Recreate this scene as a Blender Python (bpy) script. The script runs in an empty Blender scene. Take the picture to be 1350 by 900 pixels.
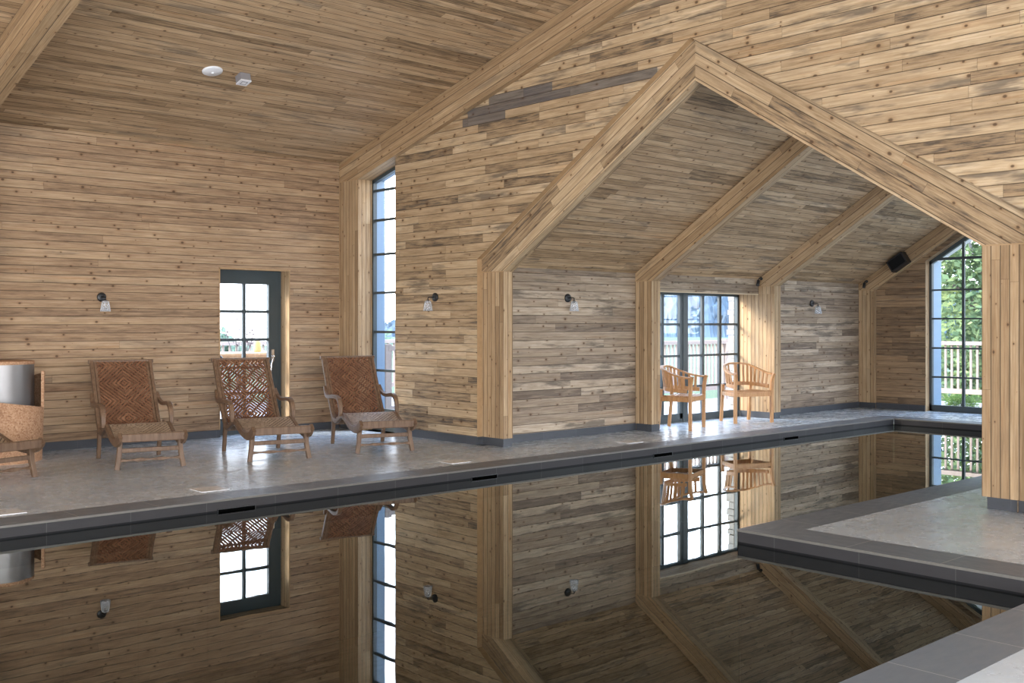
import bpy, math, random
from mathutils import Vector, Matrix
R = random.Random(7)
C = bpy.context.scene.collection
PI = math.pi

# ------------------------------------------------------------------ node helpers
class NT:
    def __init__(s, name):
        s.m = bpy.data.materials.new(name); s.m.use_nodes = True
        s.t = s.m.node_tree; s.t.nodes.clear()
        s.out = s.t.nodes.new('ShaderNodeOutputMaterial')
    def n(s, typ, **k):
        x = s.t.nodes.new(typ)
        for a, b in k.items(): setattr(x, a, b)
        return x
    def l(s, a, b): s.t.links.new(a, b)
    def put(s, sock, v):
        if hasattr(v, 'is_output') or isinstance(v, bpy.types.NodeSocket): s.l(v, sock)
        else: sock.default_value = v
    def math(s, op, a, b=None, c=None, clamp=False):
        x = s.n('ShaderNodeMath', operation=op, use_clamp=clamp); s.put(x.inputs[0], a)
        if b is not None: s.put(x.inputs[1], b)
        if c is not None: s.put(x.inputs[2], c)
        return x.outputs[0]
    def vec(s, x, y=0.0, z=0.0):
        v = s.n('ShaderNodeCombineXYZ'); s.put(v.inputs[0], x); s.put(v.inputs[1], y); s.put(v.inputs[2], z)
        return v.outputs[0]
    def mix(s, f, a, b, mode='MIX'):
        x = s.n('ShaderNodeMix', data_type='RGBA', blend_type=mode); s.put(x.inputs[0], f)
        s.put(x.inputs[6], a if not isinstance(a, tuple) else (*a, 1)); s.put(x.inputs[7], b if not isinstance(b, tuple) else (*b, 1))
        return x.outputs[2]
    def noise(s, vec, scale, detail=2.0, rough=.5, out=0):
        x = s.n('ShaderNodeTexNoise'); s.put(x.inputs['Vector'], vec); x.inputs['Scale'].default_value = scale
        x.inputs['Detail'].default_value = detail; x.inputs['Roughness'].default_value = rough
        return x.outputs[out]
    def ramp(s, fac, stops, interp='LINEAR'):
        x = s.n('ShaderNodeValToRGB'); x.color_ramp.interpolation = interp; e = x.color_ramp.elements
        while len(e) < len(stops): e.new(.5)
        for i, (p, c) in enumerate(stops):
            e[i].position = p; e[i].color = (*c, 1) if len(c) == 3 else c
        s.put(x.inputs[0], fac); return x.outputs[0]
    def rng(s, v, a, b, c=0.0, d=1.0):
        x = s.n('ShaderNodeMapRange'); s.put(x.inputs[0], v)
        for i, q in enumerate((a, b, c, d)): x.inputs[i+1].default_value = q
        return x.outputs[0]
    def wn(s, vec, dim='3D', out=0):
        x = s.n('ShaderNodeTexWhiteNoise', noise_dimensions=dim); s.put(x.inputs['Vector'], vec); return x.outputs[out]
    def bsdf(s, color, rough=.5, spec=.5, metal=0.0, normal=None, **k):
        b = s.n('ShaderNodeBsdfPrincipled')
        s.put(b.inputs['Base Color'], (*color, 1) if isinstance(color, tuple) and len(color) == 3 else color)
        s.put(b.inputs['Roughness'], rough); s.put(b.inputs['Specular IOR Level'], spec); s.put(b.inputs['Metallic'], metal)
        for a, v in k.items(): s.put(b.inputs[a], v)
        if normal is not None: s.l(normal, b.inputs['Normal'])
        return b.outputs[0]
    def bump(s, h, strength=.3, dist=.01):
        x = s.n('ShaderNodeBump'); x.inputs['Strength'].default_value = strength; x.inputs['Distance'].default_value = dist
        s.l(h, x.inputs['Height']); return x.outputs[0]
    def done(s, shader): s.l(shader, s.out.inputs[0]); return s.m

def simple(name, col, rough=.5, spec=.5, metal=0.0, var=0.0, scale=20):
    t = NT(name)
    c = (*col, 1)
    if var:
        tc = t.n('ShaderNodeTexCoord'); f = t.noise(tc.outputs['Object'], scale, 3)
        c = t.mix(f, tuple(max(0, x*(1-var)) for x in col), tuple(min(1, x*(1+var)) for x in col))
    return t.done(t.bsdf(c, rough, spec, metal))

PAL = {
 'cream': [(0, (.17,.115,.08)), (.2, (.285,.195,.135)), (.45, (.39,.275,.19)), (.7, (.46,.335,.235)), (1, (.54,.41,.295))],
 'mixed': [(0, (.13,.105,.085)), (.12, (.26,.19,.13)), (.3, (.40,.295,.195)), (.5, (.48,.36,.245)), (.75, (.55,.425,.295)), (1, (.62,.50,.37))],
 'ceil': [(0, (.19,.135,.09)), (.22, (.36,.255,.165)), (.5, (.48,.345,.23)), (.8, (.55,.41,.28)), (1, (.62,.47,.34))],
 'aged': [(0, (.17,.135,.11)), (.15, (.25,.20,.16)), (.45, (.34,.275,.215)), (.75, (.42,.345,.275)), (1, (.52,.44,.36))],
 'brown': [(0, (.13,.095,.07)), (.2, (.20,.14,.095)), (.5, (.29,.20,.13)), (.8, (.36,.25,.165)), (1, (.42,.31,.21))],
 'post': [(0, (.31,.215,.135)), (.4, (.41,.29,.185)), (.7, (.48,.35,.23)), (1, (.54,.41,.28))],
}
PAL = {k: [(p, (r*1.02, g*.99, b*(.90 if k != 'aged' else .94))) for p, (r, g, b) in v] for k, v in PAL.items()}
def wood(name, pal, bw, blen, seed, grey=.25, knots=1.0, gapc=(.05,.032,.02), rough=.62, dark=(), vary=.78):
    t = NT(name)
    uv = t.n('ShaderNodeUVMap'); sp = t.n('ShaderNodeSeparateXYZ'); t.l(uv.outputs[0], sp.inputs[0]); U, V = sp.outputs[0], sp.outputs[1]
    vr = t.math('DIVIDE', V, bw); row = t.math('FLOOR', vr); rf = t.math('FRACT', vr)
    w1 = t.wn(t.vec(row, seed, 3.3))
    # board length differs by row
    ln = t.math('MULTIPLY_ADD', w1, blen*.7, blen*.65)
    ur = t.math('ADD', t.math('DIVIDE', U, ln), t.math('MULTIPLY', w1, 17.0)); col = t.math('FLOOR', ur); cf = t.math('FRACT', ur)
    idv = t.vec(row, col, seed+.5); rnd = t.wn(idv); rc = t.wn(idv, out=1)
    md = t.noise(t.vec(t.math('MULTIPLY_ADD', U, 2.6, t.math('MULTIPLY', rnd, 77.0)), t.math('MULTIPLY_ADD', V, 26.0, rnd), rnd), 1.0, 5, .68)
    base = t.ramp(t.math('ADD', t.math('MULTIPLY_ADD', rnd, vary, .5-vary*.5), t.math('MULTIPLY', t.math('SUBTRACT', md, .5), 1.5), clamp=True), PAL[pal])
    # grain along the board
    rofs = t.math('MULTIPLY', rnd, 31.0)
    if dark:   # a few blackened boards: (row, first metre, last metre)
        for (r0, ua, ub) in dark:
            hit_ = t.math('MULTIPLY', t.math('COMPARE', row, r0, .4), t.math('MULTIPLY', t.math('GREATER_THAN', U, ua), t.math('LESS_THAN', U, ub)))
            base = t.mix(t.math('MULTIPLY', hit_, .78), base, (.115,.115,.125))
    g = t.noise(t.vec(t.math('MULTIPLY_ADD', U, 2.2, rofs), t.math('MULTIPLY', V, 85.0), rofs), 1.0, 4, .6)
    g2 = t.noise(t.vec(t.math('MULTIPLY_ADD', U, .9, rofs), t.math('MULTIPLY_ADD', V, 22.0, rofs), rofs), 1.0, 3, .6)
    c = t.mix(t.rng(g, .3, .7), t.mix(1.0, base, (.68,.63,.575), 'MULTIPLY'), base)
    c = t.mix(t.rng(g2, .35, .7), c, t.mix(1.0, c, (1.14,1.13,1.10), 'MULTIPLY'))
    # weather greying and darker streak patches
    s1 = t.noise(t.vec(t.math('MULTIPLY_ADD', U, 1.3, rofs), t.math('MULTIPLY_ADD', V, 9.0, rofs), rofs), 1.0, 4, .65)
    sepc = t.n('ShaderNodeSeparateColor'); t.l(rc, sepc.inputs[0])
    thr = t.rng(sepc.outputs[0], 0, 1, .74, .46)
    gm = t.math('MULTIPLY', t.math('SUBTRACT', s1, thr), 7.0, clamp=True)
    c = t.mix(t.math('MULTIPLY', gm, grey*2.2), c, t.mix(.5, t.mix(1.0, c, (.42,.40,.38), 'MULTIPLY'), (.16,.135,.11)))
    # orange heart patches
    om = t.math('MULTIPLY', t.math('SUBTRACT', t.noise(t.vec(t.math('MULTIPLY_ADD', U, .8, rofs), t.math('MULTIPLY', V, 12.0), t.math('ADD', rofs, 9.0)), 1.0, 2), .62), 6.0, clamp=True)
    c = t.mix(t.math('MULTIPLY', om, .45), c, t.mix(1.0, c, (1.06,.80,.58), 'MULTIPLY'))
    # knots
    vo = t.n('ShaderNodeTexVoronoi', voronoi_dimensions='2D'); vo.inputs['Scale'].default_value = 1.0
    t.l(t.vec(t.math('MULTIPLY_ADD', U, 4.2, rofs), t.math('MULTIPLY_ADD', V, 6.0, t.math('MULTIPLY', row, .37)), 0.0), vo.inputs['Vector'])
    vs = t.n('ShaderNodeSeparateColor'); t.l(vo.outputs['Color'], vs.inputs[0])
    ks = t.rng(vs.outputs[0], .25, 1, .012, .085*knots)
    kd = t.math('DIVIDE', vo.outputs['Distance'], ks)
    kn = t.rng(kd, .55, 1.15, 1, 0); kh = t.rng(kd, .9, 2.6, 1, 0)
    c = t.mix(t.math('MULTIPLY', kh, .38), c, t.mix(1.0, c, (.62,.47,.34), 'MULTIPLY'))
    c = t.mix(t.math('MULTIPLY', kn, .85), c, (.085,.048,.026))
    # gaps
    ed = t.math('MULTIPLY', t.math('MINIMUM', rf, t.math('SUBTRACT', 1.0, rf)), bw)
    ee = t.math('MULTIPLY', t.math('MINIMUM', cf, t.math('SUBTRACT', 1.0, cf)), ln)
    gap = t.math('MAXIMUM', t.rng(ed, .0018, .0050, 1, 0), t.math('MULTIPLY', t.rng(ee, .0008, .002, 1, 0), .7))
    c = t.mix(t.math('MULTIPLY', gap, .86), c, gapc)
    h = t.math('SUBTRACT', t.math('MULTIPLY', g, .12), gap)
    return t.done(t.bsdf(c, t.rng(g, .2, .8, rough+.08, rough-.1), .25, normal=t.bump(h, .5, .004)))

W_A = wood('pale pine boards', 'cream', .099, 5.2, 1.0, .26, 1.1, vary=.55)
W_B = wood('mixed reclaimed pine boards', 'mixed', .104, 1.5, 5.0, .42, 1.3, dark=((39,7.15,10.2),(38,9.5,10.3),(40,8.7,9.8)))
W_H = wood('ceiling pine boards', 'ceil', .098, 2.6, 9.0, .35)
W_C = wood('weathered barn boards', 'aged', .107, 2.6, 14.0, .5, 1.2, vary=1.0)
W_D = wood('annexe ceiling boards', 'ceil', .088, 2.2, 21.0, .4)
W_E = wood('brown weathered boards', 'brown', .105, 2.1, 27.0, .30, 1.1)
W_P = wood('boxed post boards', 'post', .074, 4.5, 33.0, .12, .8)
W_R = wood('boxed rafter boards', 'mixed', .105, 2.3, 39.0, .22, 1.25)
W_S = wood('rafter boards', 'post', .105, 2.6, 46.0, .26, 1.0)
W_T = simple('cut timber edge', (.40,.26,.14), .6, .2, var=.2)

def concrete():
    t = NT('polished concrete'); tc = t.n('ShaderNodeTexCoord'); o = tc.outputs['Object']
    n1 = t.noise(o, .9, 5, .6); n2 = t.noise(o, 5.0, 5, .65)
    c = t.ramp(n1, [(.3, (.39,.45,.51)), (.5, (.47,.53,.59)), (.7, (.54,.60,.655))])
    c = t.mix(t.math('MULTIPLY', t.rng(n2, .35, .75), .4), c, (.29,.33,.365))
    r = t.rng(n2, .3, .7, .20, .34)
    return t.done(t.bsdf(c, r, .38, normal=t.bump(n2, .04, .003)))
CONC = concrete()
def slate(name, bw, col, grout, rough=.42, gw=.004, var=.25, spec=.3):
    t = NT(name); uv = t.n('ShaderNodeUVMap'); sp = t.n('ShaderNodeSeparateXYZ'); t.l(uv.outputs[0], sp.inputs[0])
    u = t.math('DIVIDE', sp.outputs[0], bw); f = t.math('FRACT', u); i = t.math('FLOOR', u)
    d = t.math('MULTIPLY', t.math('MINIMUM', f, t.math('SUBTRACT', 1.0, f)), bw); gap = t.rng(d, gw*.5, gw*.9, 1, 0)
    r = t.wn(t.vec(i, 2.2, 0.0))
    n = t.noise(t.vec(t.math('MULTIPLY', sp.outputs[0], 1.0), t.math('MULTIPLY', sp.outputs[1], 3.0), r), 7.0, 5, .65)
    c = t.mix(t.math('MULTIPLY_ADD', r, .3, t.math('MULTIPLY', n, .7)), tuple(x*(1-var) for x in col), tuple(x*(1+var) for x in col))
    c = t.mix(gap, c, grout)
    return t.done(t.bsdf(c, t.rng(n, .3, .7, rough-.08, rough+.08), spec, normal=t.bump(t.math('SUBTRACT', t.math('MULTIPLY', n, .3), gap), .15, .004)))
COPE = slate('slate coping tiles', .655, (.125,.142,.165), (.34,.34,.33))
FACE = slate('slate pool face tiles', .655, (.038,.036,.037), (.075,.072,.07), .5, .003, spec=.15)
FACE2 = slate('wet slate band', .655, (.012,.012,.013), (.02,.02,.02), .5, .003, spec=.1)
POOL = slate('dark pool basin tiles', .60, (.030,.032,.026), (.02,.02,.018), .4, .006)
BASE = slate('slate baseboard tiles', .60, (.062,.066,.075), (.10,.10,.11), .35, .003)
LIP = simple('lit coping edge', (.13,.12,.105), .5, .4, var=.15)  # lighter than the face tiles: light catching the edge is in its colour
METAL = simple('dark grey green painted metal', (.045,.060,.066), .42, .5)
MEXT = simple('blue grey painted outer metal', (.16,.24,.33), .45, .5)
BLACK = simple('matt black metal', (.012,.012,.014), .38, .5)
CHROME = simple('brushed steel', (.62,.62,.64), .22, .5, 1.0)
SLOT = simple('black slot', (.002,.002,.002), .9, .0)
POLISH = simple('lid with window glare', (.72,.72,.72), .16, .7)  # pale base stands in for windows mirrored in the lids
WHITE = simple('white plastic', (.74,.74,.76), .4, .4)
GREYP = simple('grey plastic', (.25,.24,.25), .5, .4)
STONE = simple('pale rubble stone', (.28,.265,.24), .9, .2, var=.35, scale=9)
TEAK = None
def grainy(name, a, b, sx=1.5, rough=.5, scale=14):
    t = NT(name); tc = t.n('ShaderNodeTexCoord'); mp = t.n('ShaderNodeMapping'); t.l(tc.outputs['Object'], mp.inputs[0])
    mp.inputs['Scale'].default_value = (sx, sx, .35)
    n = t.noise(mp.outputs[0], scale, 4, .6); c = t.mix(t.rng(n, .3, .7), a, b)
    return t.done(t.bsdf(c, rough, .35, normal=t.bump(n, .08, .002)))
TEAK = grainy('oiled teak', (.36,.17,.065), (.52,.28,.12), 3, .42)
OLDT = grainy('greyed old teak', (.10,.056,.032), (.195,.12,.073), 3, .5)
def woven(name, ca, cb):
    # flat cane strips laid as nested diamonds; narrow slots between strips are open
    t = NT(name); uv = t.n('ShaderNodeUVMap'); sp = t.n('ShaderNodeSeparateXYZ'); t.l(uv.outputs[0], sp.inputs[0]); U, V = sp.outputs[0], sp.outputs[1]
    d = t.math('ADD', t.math('ABSOLUTE', U), t.math('PINGPONG', V, .235))
    f = t.math('FRACT', t.math('DIVIDE', d, .047)); e = t.math('ABSOLUTE', t.math('SUBTRACT', f, .5))
    # cross strips hold the weave: slots stop at a diagonal lattice
    q = t.math('FRACT', t.math('DIVIDE', t.math('SUBTRACT', t.math('ABSOLUTE', U), t.math('PINGPONG', V, .235)), .157))
    cross = t.math('LESS_THAN', t.math('ABSOLUTE', t.math('SUBTRACT', q, .5)), .40)
    slot = t.math('MULTIPLY', t.math('GREATER_THAN', e, .385), cross)
    i = t.wn(t.vec(t.math('FLOOR', t.math('DIVIDE', d, .047)), t.math('FLOOR', t.math('DIVIDE', U, .078)), 1.0))
    c = t.mix(i, ca, cb); c = t.mix(t.rng(e, .27, .38), c, tuple(x*.35 for x in ca))
    b = t.bsdf(c, .45, .4, normal=t.bump(t.math('SUBTRACT', .5, e), .6, .006))
    tr = t.n('ShaderNodeBsdfTransparent'); mx = t.n('ShaderNodeMixShader'); t.l(slot, mx.inputs[0]); t.l(b, mx.inputs[1]); t.l(tr.outputs[0], mx.inputs[2])
    return t.done(mx.outputs[0])
CANE = woven('woven cane strips', (.125,.052,.026), (.215,.10,.052))
CANE_LIT = woven('lit woven cane strips', (.30,.21,.14), (.42,.31,.215))  # paler copy of the cane, light falling on the seats is in its colour
def cork():
    t = NT('cork'); tc = t.n('ShaderNodeTexCoord'); v = t.n('ShaderNodeTexVoronoi'); v.inputs['Scale'].default_value = 75; t.l(tc.outputs['Object'], v.inputs['Vector'])
    s = t.n('ShaderNodeSeparateColor'); t.l(v.outputs['Color'], s.inputs[0])
    c = t.ramp(s.outputs[0], [(0, (.30,.16,.09)), (.2, (.40,.22,.125)), (.6, (.46,.27,.16)), (1, (.54,.34,.21))])
    return t.done(t.bsdf(c, .8, .2))
CORK = cork()
def glass(name, ior=1.45, tint=(.97,.98,.98)):
    t = NT(name); fr = t.n('ShaderNodeFresnel'); ge = t.n('ShaderNodeNewGeometry')
    t.l(t.rng(ge.outputs['Backfacing'], 0, 1, ior, 1/ior), fr.inputs[0])   # same reflectance from both sides of a pane
    tr = t.n('ShaderNodeBsdfTransparent'); tr.inputs[0].default_value = (*tint, 1)
    gl = t.n('ShaderNodeBsdfGlossy'); gl.inputs['Roughness'].default_value = .02; gl.inputs[0].default_value = (1,1,1,1)
    mx = t.n('ShaderNodeMixShader'); t.l(fr.outputs[0], mx.inputs[0]); t.l(tr.outputs[0], mx.inputs[1]); t.l(gl.outputs[0], mx.inputs[2])
    return t.done(mx.outputs[0])
GLASS = glass('window glass')
def shade_glass():
    t = NT('lamp glass with white glints')
    fr = t.n('ShaderNodeLayerWeight'); fr.inputs[0].default_value = .25
    tr = t.n('ShaderNodeBsdfTransparent'); tr.inputs[0].default_value = (.95,.96,.97,1)
    gl = t.n('ShaderNodeBsdfPrincipled'); gl.inputs['Base Color'].default_value = (.85,.87,.9,1); gl.inputs['Roughness'].default_value = .1  # white base stands in for bright highlights on the clear glass
    mx = t.n('ShaderNodeMixShader'); t.l(t.rng(fr.outputs['Facing'],0,.8,.14,.85), mx.inputs[0]); t.l(tr.outputs[0], mx.inputs[1]); t.l(gl.outputs[0], mx.inputs[2])
    return t.done(mx.outputs[0])
SHADE = shade_glass()
def water():
    t = NT('still pool water'); tc = t.n('ShaderNodeTexCoord')
    n = t.noise(tc.outputs['Object'], 1.1, 2, .45); n2 = t.noise(tc.outputs['Object'], 6.0, 2, .5)
    h = t.math('MULTIPLY_ADD', n2, .10, n)
    bp = t.bump(h, .035, .02)
    fr = t.n('ShaderNodeFresnel'); fr.inputs[0].default_value = 1.40; t.l(bp, fr.inputs['Normal'])
    tr = t.n('ShaderNodeBsdfTransparent'); tr.inputs[0].default_value = (.62,.72,.60,1)
    gl = t.n('ShaderNodeBsdfGlossy'); gl.inputs['Roughness'].default_value = .0; gl.inputs[0].default_value = (.97,1,.98,1); t.l(bp, gl.inputs['Normal'])
    mx = t.n('ShaderNodeMixShader'); t.l(t.math('MULTIPLY', fr.outputs[0], 1.25, clamp=True), mx.inputs[0]); t.l(tr.outputs[0], mx.inputs[1]); t.l(gl.outputs[0], mx.inputs[2])
    return t.done(mx.outputs[0])
WATER = water()
def leaf(name, a, b, c):
    t = NT(name); g = t.n('ShaderNodeObjectInfo'); tc = t.n('ShaderNodeTexCoord')
    n = t.noise(tc.outputs['Object'], 1.7, 3); col = t.ramp(n, [(.32, a), (.5, b), (.66, c)])
    d = t.n('ShaderNodeBsdfDiffuse'); t.l(col, d.inputs[0]); tl = t.n('ShaderNodeBsdfTranslucent'); t.l(col, tl.inputs[0])
    mx = t.n('ShaderNodeMixShader'); mx.inputs[0].default_value = .35; t.l(d.outputs[0], mx.inputs[1]); t.l(tl.outputs[0], mx.inputs[2])
    return t.done(mx.outputs[0])
LEAF = leaf('tree leaves', (.065,.10,.055), (.13,.185,.095), (.235,.285,.12))
LEAF2 = leaf('blue green leaves', (.08,.125,.095), (.145,.20,.15), (.225,.29,.21))
LEAF3 = leaf('low shrub leaves', (.07,.12,.04), (.13,.20,.06), (.24,.30,.10))
BARK = simple('grey bark', (.13,.12,.11), .9, .1, var=.3, scale=8)
RAILW = simple('sun bleached rail timber', (.30,.235,.20), .8, .2, var=.12)
GRASS = simple('meadow grass', (.065,.092,.055), .95, .1, var=.25, scale=.08)
PAVE = simple('pale terrace paving', (.30,.30,.31), .8, .2, var=.1, scale=3)
FOREST = simple('haze tinted woodland', (.055,.078,.10), .95, .05, var=.4, scale=.12)  # blue haze of distance is mixed into this colour

# ------------------------------------------------------------------ mesh helpers
class MB:
    def __init__(s): s.v=[]; s.f=[]; s.uv=[]; s.mi=[]; s.sm=[]
    def poly(s, pts, ud=None, uo=0.0, vo=0.0, mi=0, smooth=False, uvs=None, vd=None):
        pts = [Vector(p) for p in pts]; b = len(s.v); s.v += pts; s.f.append(list(range(b, b+len(pts)))); s.mi.append(mi); s.sm.append(smooth)
        if uvs is None:
            n = Vector((0,0,0))
            for i in range(len(pts)): n += pts[i].cross(pts[(i+1) % len(pts)])
            n = n.normalized() if n.length > 0 else Vector((0,0,1))
            if ud is None: ud = Vector((1,0,0)) if abs(n.x) < .9 else Vector((0,1,0))
            u = Vector(ud); u = u - n*u.dot(n)
            if u.length < 1e-3: u = n.orthogonal()
            u.normalize(); w = Vector(vd) if vd is not None else n.cross(u)
            if vd is None:
                for c in (w.z, w.y, w.x):
                    if abs(c) > 1e-4:
                        if c < 0: w = -w
                        break
            uvs = [(p.dot(u)+uo, p.dot(w)+vo) for p in pts]
        s.uv.append(uvs); return s
    def box(s, a, b, ud=(1,0,0), mi=0, uo=0.0, vo=0.0):
        x0,y0,z0 = [min(a[i],b[i]) for i in range(3)]; x1,y1,z1 = [max(a[i],b[i]) for i in range(3)]
        P = [(x0,y0,z0),(x1,y0,z0),(x1,y1,z0),(x0,y1,z0),(x0,y0,z1),(x1,y0,z1),(x1,y1,z1),(x0,y1,z1)]
        return s.hexa(P, ud, mi, uo, vo)
    def hexa(s, P, ud=(1,0,0), mi=0, uo=0.0, vo=0.0):
        for q in ((0,3,2,1),(4,5,6,7),(0,1,5,4),(1,2,6,5),(2,3,7,6),(3,0,4,7)): s.poly([P[i] for i in q], ud, uo, vo, mi)
        return s
    def sweep(s, pts, lat, hh, ww, mi=0, smooth=True, caps=True):
        # rectangular bar of height hh and lateral width ww along pts; lat = lateral unit vector (or list)
        n = len(pts); pts = [Vector(p) for p in pts]; b = len(s.v); L = 0
        for i, p in enumerate(pts):
            t = (pts[min(i+1,n-1)] - pts[max(i-1,0)]).normalized(); la = Vector(lat[i] if isinstance(lat, list) else lat)
            la = (la - t*la.dot(t)).normalized(); up = la.cross(t)
            h = hh[i] if isinstance(hh, (list,tuple)) else hh; w = ww[i] if isinstance(ww, (list,tuple)) else ww
            c = .22
            for (x, y) in ((-1+c,-1),(1-c,-1),(1,-1+c),(1,1-c),(1-c,1),(-1+c,1),(-1,1-c),(-1,-1+c)): s.v.append(p + la*x*w/2 + up*y*h/2)
        k = 8
        for i in range(n-1):
            for j in range(k):
                q = [b+i*k+j, b+i*k+(j+1)%k, b+(i+1)*k+(j+1)%k, b+(i+1)*k+j]
                s.f.append(q[::-1]); s.uv.append([(0,0)]*4); s.mi.append(mi); s.sm.append(False)
        if caps:
            s.f.append([b+j for j in range(k)]); s.uv.append([(0,0)]*k); s.mi.append(mi); s.sm.append(False)
            s.f.append([b+(n-1)*k+j for j in range(k)][::-1]); s.uv.append([(0,0)]*k); s.mi.append(mi); s.sm.append(False)
        return s
    def lathe(s, prof, org=(0,0,0), ax=(0,0,1), seg=28, mi=0, close=False):
        o = Vector(org); a = Vector(ax).normalized(); e = a.orthogonal().normalized(); f = a.cross(e); b = len(s.v)
        for (r, h) in prof:
            for j in range(seg):
                an = 2*PI*j/seg; s.v.append(o + a*h + (e*math.cos(an)+f*math.sin(an))*r)
        for i in range(len(prof)-1):
            for j in range(seg):
                s.f.append([b+i*seg+j, b+i*seg+(j+1)%seg, b+(i+1)*seg+(j+1)%seg, b+(i+1)*seg+j]); s.uv.append([(0,0)]*4); s.mi.append(mi); s.sm.append(True)
        return s
    def tube(s, pts, r, seg=10, mi=0):
        n = len(pts); pts = [Vector(p) for p in pts]; b = len(s.v)
        ref = None
        for i, p in enumerate(pts):
            t = (pts[min(i+1,n-1)] - pts[max(i-1,0)]).normalized()
            if ref is None: ref = t.orthogonal().normalized()
            ref = (ref - t*ref.dot(t)).normalized(); g = t.cross(ref); rr = r[i] if isinstance(r, (list,tuple)) else r
            for j in range(seg):
                an = 2*PI*j/seg; s.v.append(p + (ref*math.cos(an)+g*math.sin(an))*rr)
        for i in range(n-1):
            for j in range(seg):
                s.f.append([b+i*seg+j, b+i*seg+(j+1)%seg, b+(i+1)*seg+(j+1)%seg, b+(i+1)*seg+j]); s.uv.append([(0,0)]*4); s.mi.append(mi); s.sm.append(True)
        s.f.append([b+j for j in range(seg)][::-1]); s.uv.append([(0,0)]*seg); s.mi.append(mi); s.sm.append(False)
        s.f.append([b+(n-1)*seg+j for j in range(seg)]); s.uv.append([(0,0)]*seg); s.mi.append(mi); s.sm.append(False)
        return s
    def build(s, name, mats, parent=None, bevel=0.0):
        me = bpy.data.meshes.new(name); me.from_pydata([tuple(v) for v in s.v], [], s.f)
        ul = me.uv_layers.new(name='UVMap'); flat = []
        for q in s.uv:
            for x in q: flat += [x[0], x[1]]
        ul.data.foreach_set('uv', flat)
        me.polygons.foreach_set('material_index', s.mi); me.polygons.foreach_set('use_smooth', s.sm)
        for m in (mats if isinstance(mats, (list,tuple)) else [mats]): me.materials.append(m)
        me.update(); o = bpy.data.objects.new(name, me); C.objects.link(o)
        if parent is not None: o.parent = parent
        if bevel:
            md = o.modifiers.new('bevel', 'BEVEL'); md.width = bevel; md.segments = 2; md.limit_method = 'ANGLE'
        return o
def tag(o, label=None, cat=None, group=None, kind=None):
    if label: o['label'] = label
    if cat: o['category'] = cat
    if group: o['group'] = group
    if kind: o['kind'] = kind
    return o
def empty(name, loc=(0,0,0), rz=0.0):
    o = bpy.data.objects.new(name, None); o.location = loc; o.rotation_euler = (0,0,rz); o.empty_display_size = .1; C.objects.link(o); return o
def struct(o, label, cat): return tag(o, label, cat, kind='structure')
def copy_tree(o, parent=None):
    c = o.copy(); C.objects.link(c)
    if parent is not None: c.parent = parent
    for ch in list(o.children): copy_tree(ch, c)
    return c
def cr(pts, n=5):
    # smooth curve through control points
    P = [Vector(p) for p in pts]; P = [P[0]*2-P[1]] + P + [P[-1]*2-P[-2]]; out = []
    for i in range(1, len(P)-2):
        for k in range(n):
            t = k/n; a,b,c,d = P[i-1],P[i],P[i+1],P[i+2]
            out.append(.5*((2*b)+(c-a)*t+(2*a-5*b+4*c-d)*t*t+(3*b-a-3*c+d)*t**3))
    out.append(P[-2]); return out

# ------------------------------------------------------------------ dimensions (metres, floor level z = 0, camera over the origin)
YA, YC, XB, XE = 12.971, 9.90, 8.583, 17.53
YP, YPi = 8.389, 8.745
YQ, YQi, XQ, XQi = 4.642, 4.30, 6.475, 6.83
YN, YNi, XP, XPi = 2.37, 2.04, 15.867, 16.22
XL, YS = -6.0, -2.97          # far ends of the hall behind the camera
WZ = -.105                    # water level
RY, HZ, HM = 5.0, 3.797, .268 # hall ridge, eaves height, pitch
AY, AZ, AM = 6.72, 2.205, .632
YR = 2*AY-YC                  # right wall of the annexe
def hz(y): return HZ + HM*((YA-y) if y > RY else (y-YS))
def az(y): return AZ + AM*(YC-AY-abs(y-AY)) if True else 0
def oz(y): return 4.378 - (.632 if y > AY else .612)*abs(y-AY)   # edge of the opening in the gable wall

# ---------------- floor
f = MB()
def fl(x0,y0,x1,y1,z=0.0): f.poly([(x0,y0,z),(x1,y0,z),(x1,y1,z),(x0,y1,z)])
fl(XL,YPi,XB,YA+.25); fl(XB,YPi,XPi,YC); fl(XB,YC,9.3,YA+.02); fl(XPi,YR,XE+.25,YC); fl(11.55,YC,14.4,10.36)
fl(XQi,YS,XPi,YQi); fl(XL,YS,XQi,YNi)
fl(XB, YC, 9.3, YA)
f.box((XQi,YS,-.4),(XPi,YQi,-.02)); f.box((XL,YS,-.4),(XQi,YNi,-.02)); f.box((XL,YPi,-.4),(XPi,YA,-.02))
struct(f.build('floor', CONC), 'grey polished concrete floor around the pool', 'floor')

# ---------------- coping around the water
c = MB(); Z=.0005
def strip(x0,y0,x1,y1,ud):
    c.poly([(x0,y0,Z),(x1,y0,Z),(x1,y1,Z),(x0,y1,Z)], ud, uo=.16)
strip(XL,YP,XPi,YPi,(1,0,0)); strip(XP,YQi,XPi,YP,(0,1,0)); strip(XQ,YQi,XP,YQ,(1,0,0)); strip(XQ,YNi,XQi,YQi,(0,1,0)); strip(XL,YNi,XQ,YN,(1,0,0))
cop = c.build('pool_coping', COPE); tag(cop, 'dark slate coping tiles edging the still indoor pool', 'pool edge')
def face(name, p, q, nrm, mat, z0, z1, off, lab=None):
    m = MB(); nx, ny = nrm
    a = (p[0]-nx*off, p[1]-ny*off); b = (q[0]-nx*off, q[1]-ny*off)
    m.poly([(a[0],a[1],z0),(b[0],b[1],z0),(b[0],b[1],z1),(a[0],a[1],z1)], (b[0]-a[0], b[1]-a[1], 0))
    return m
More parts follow.
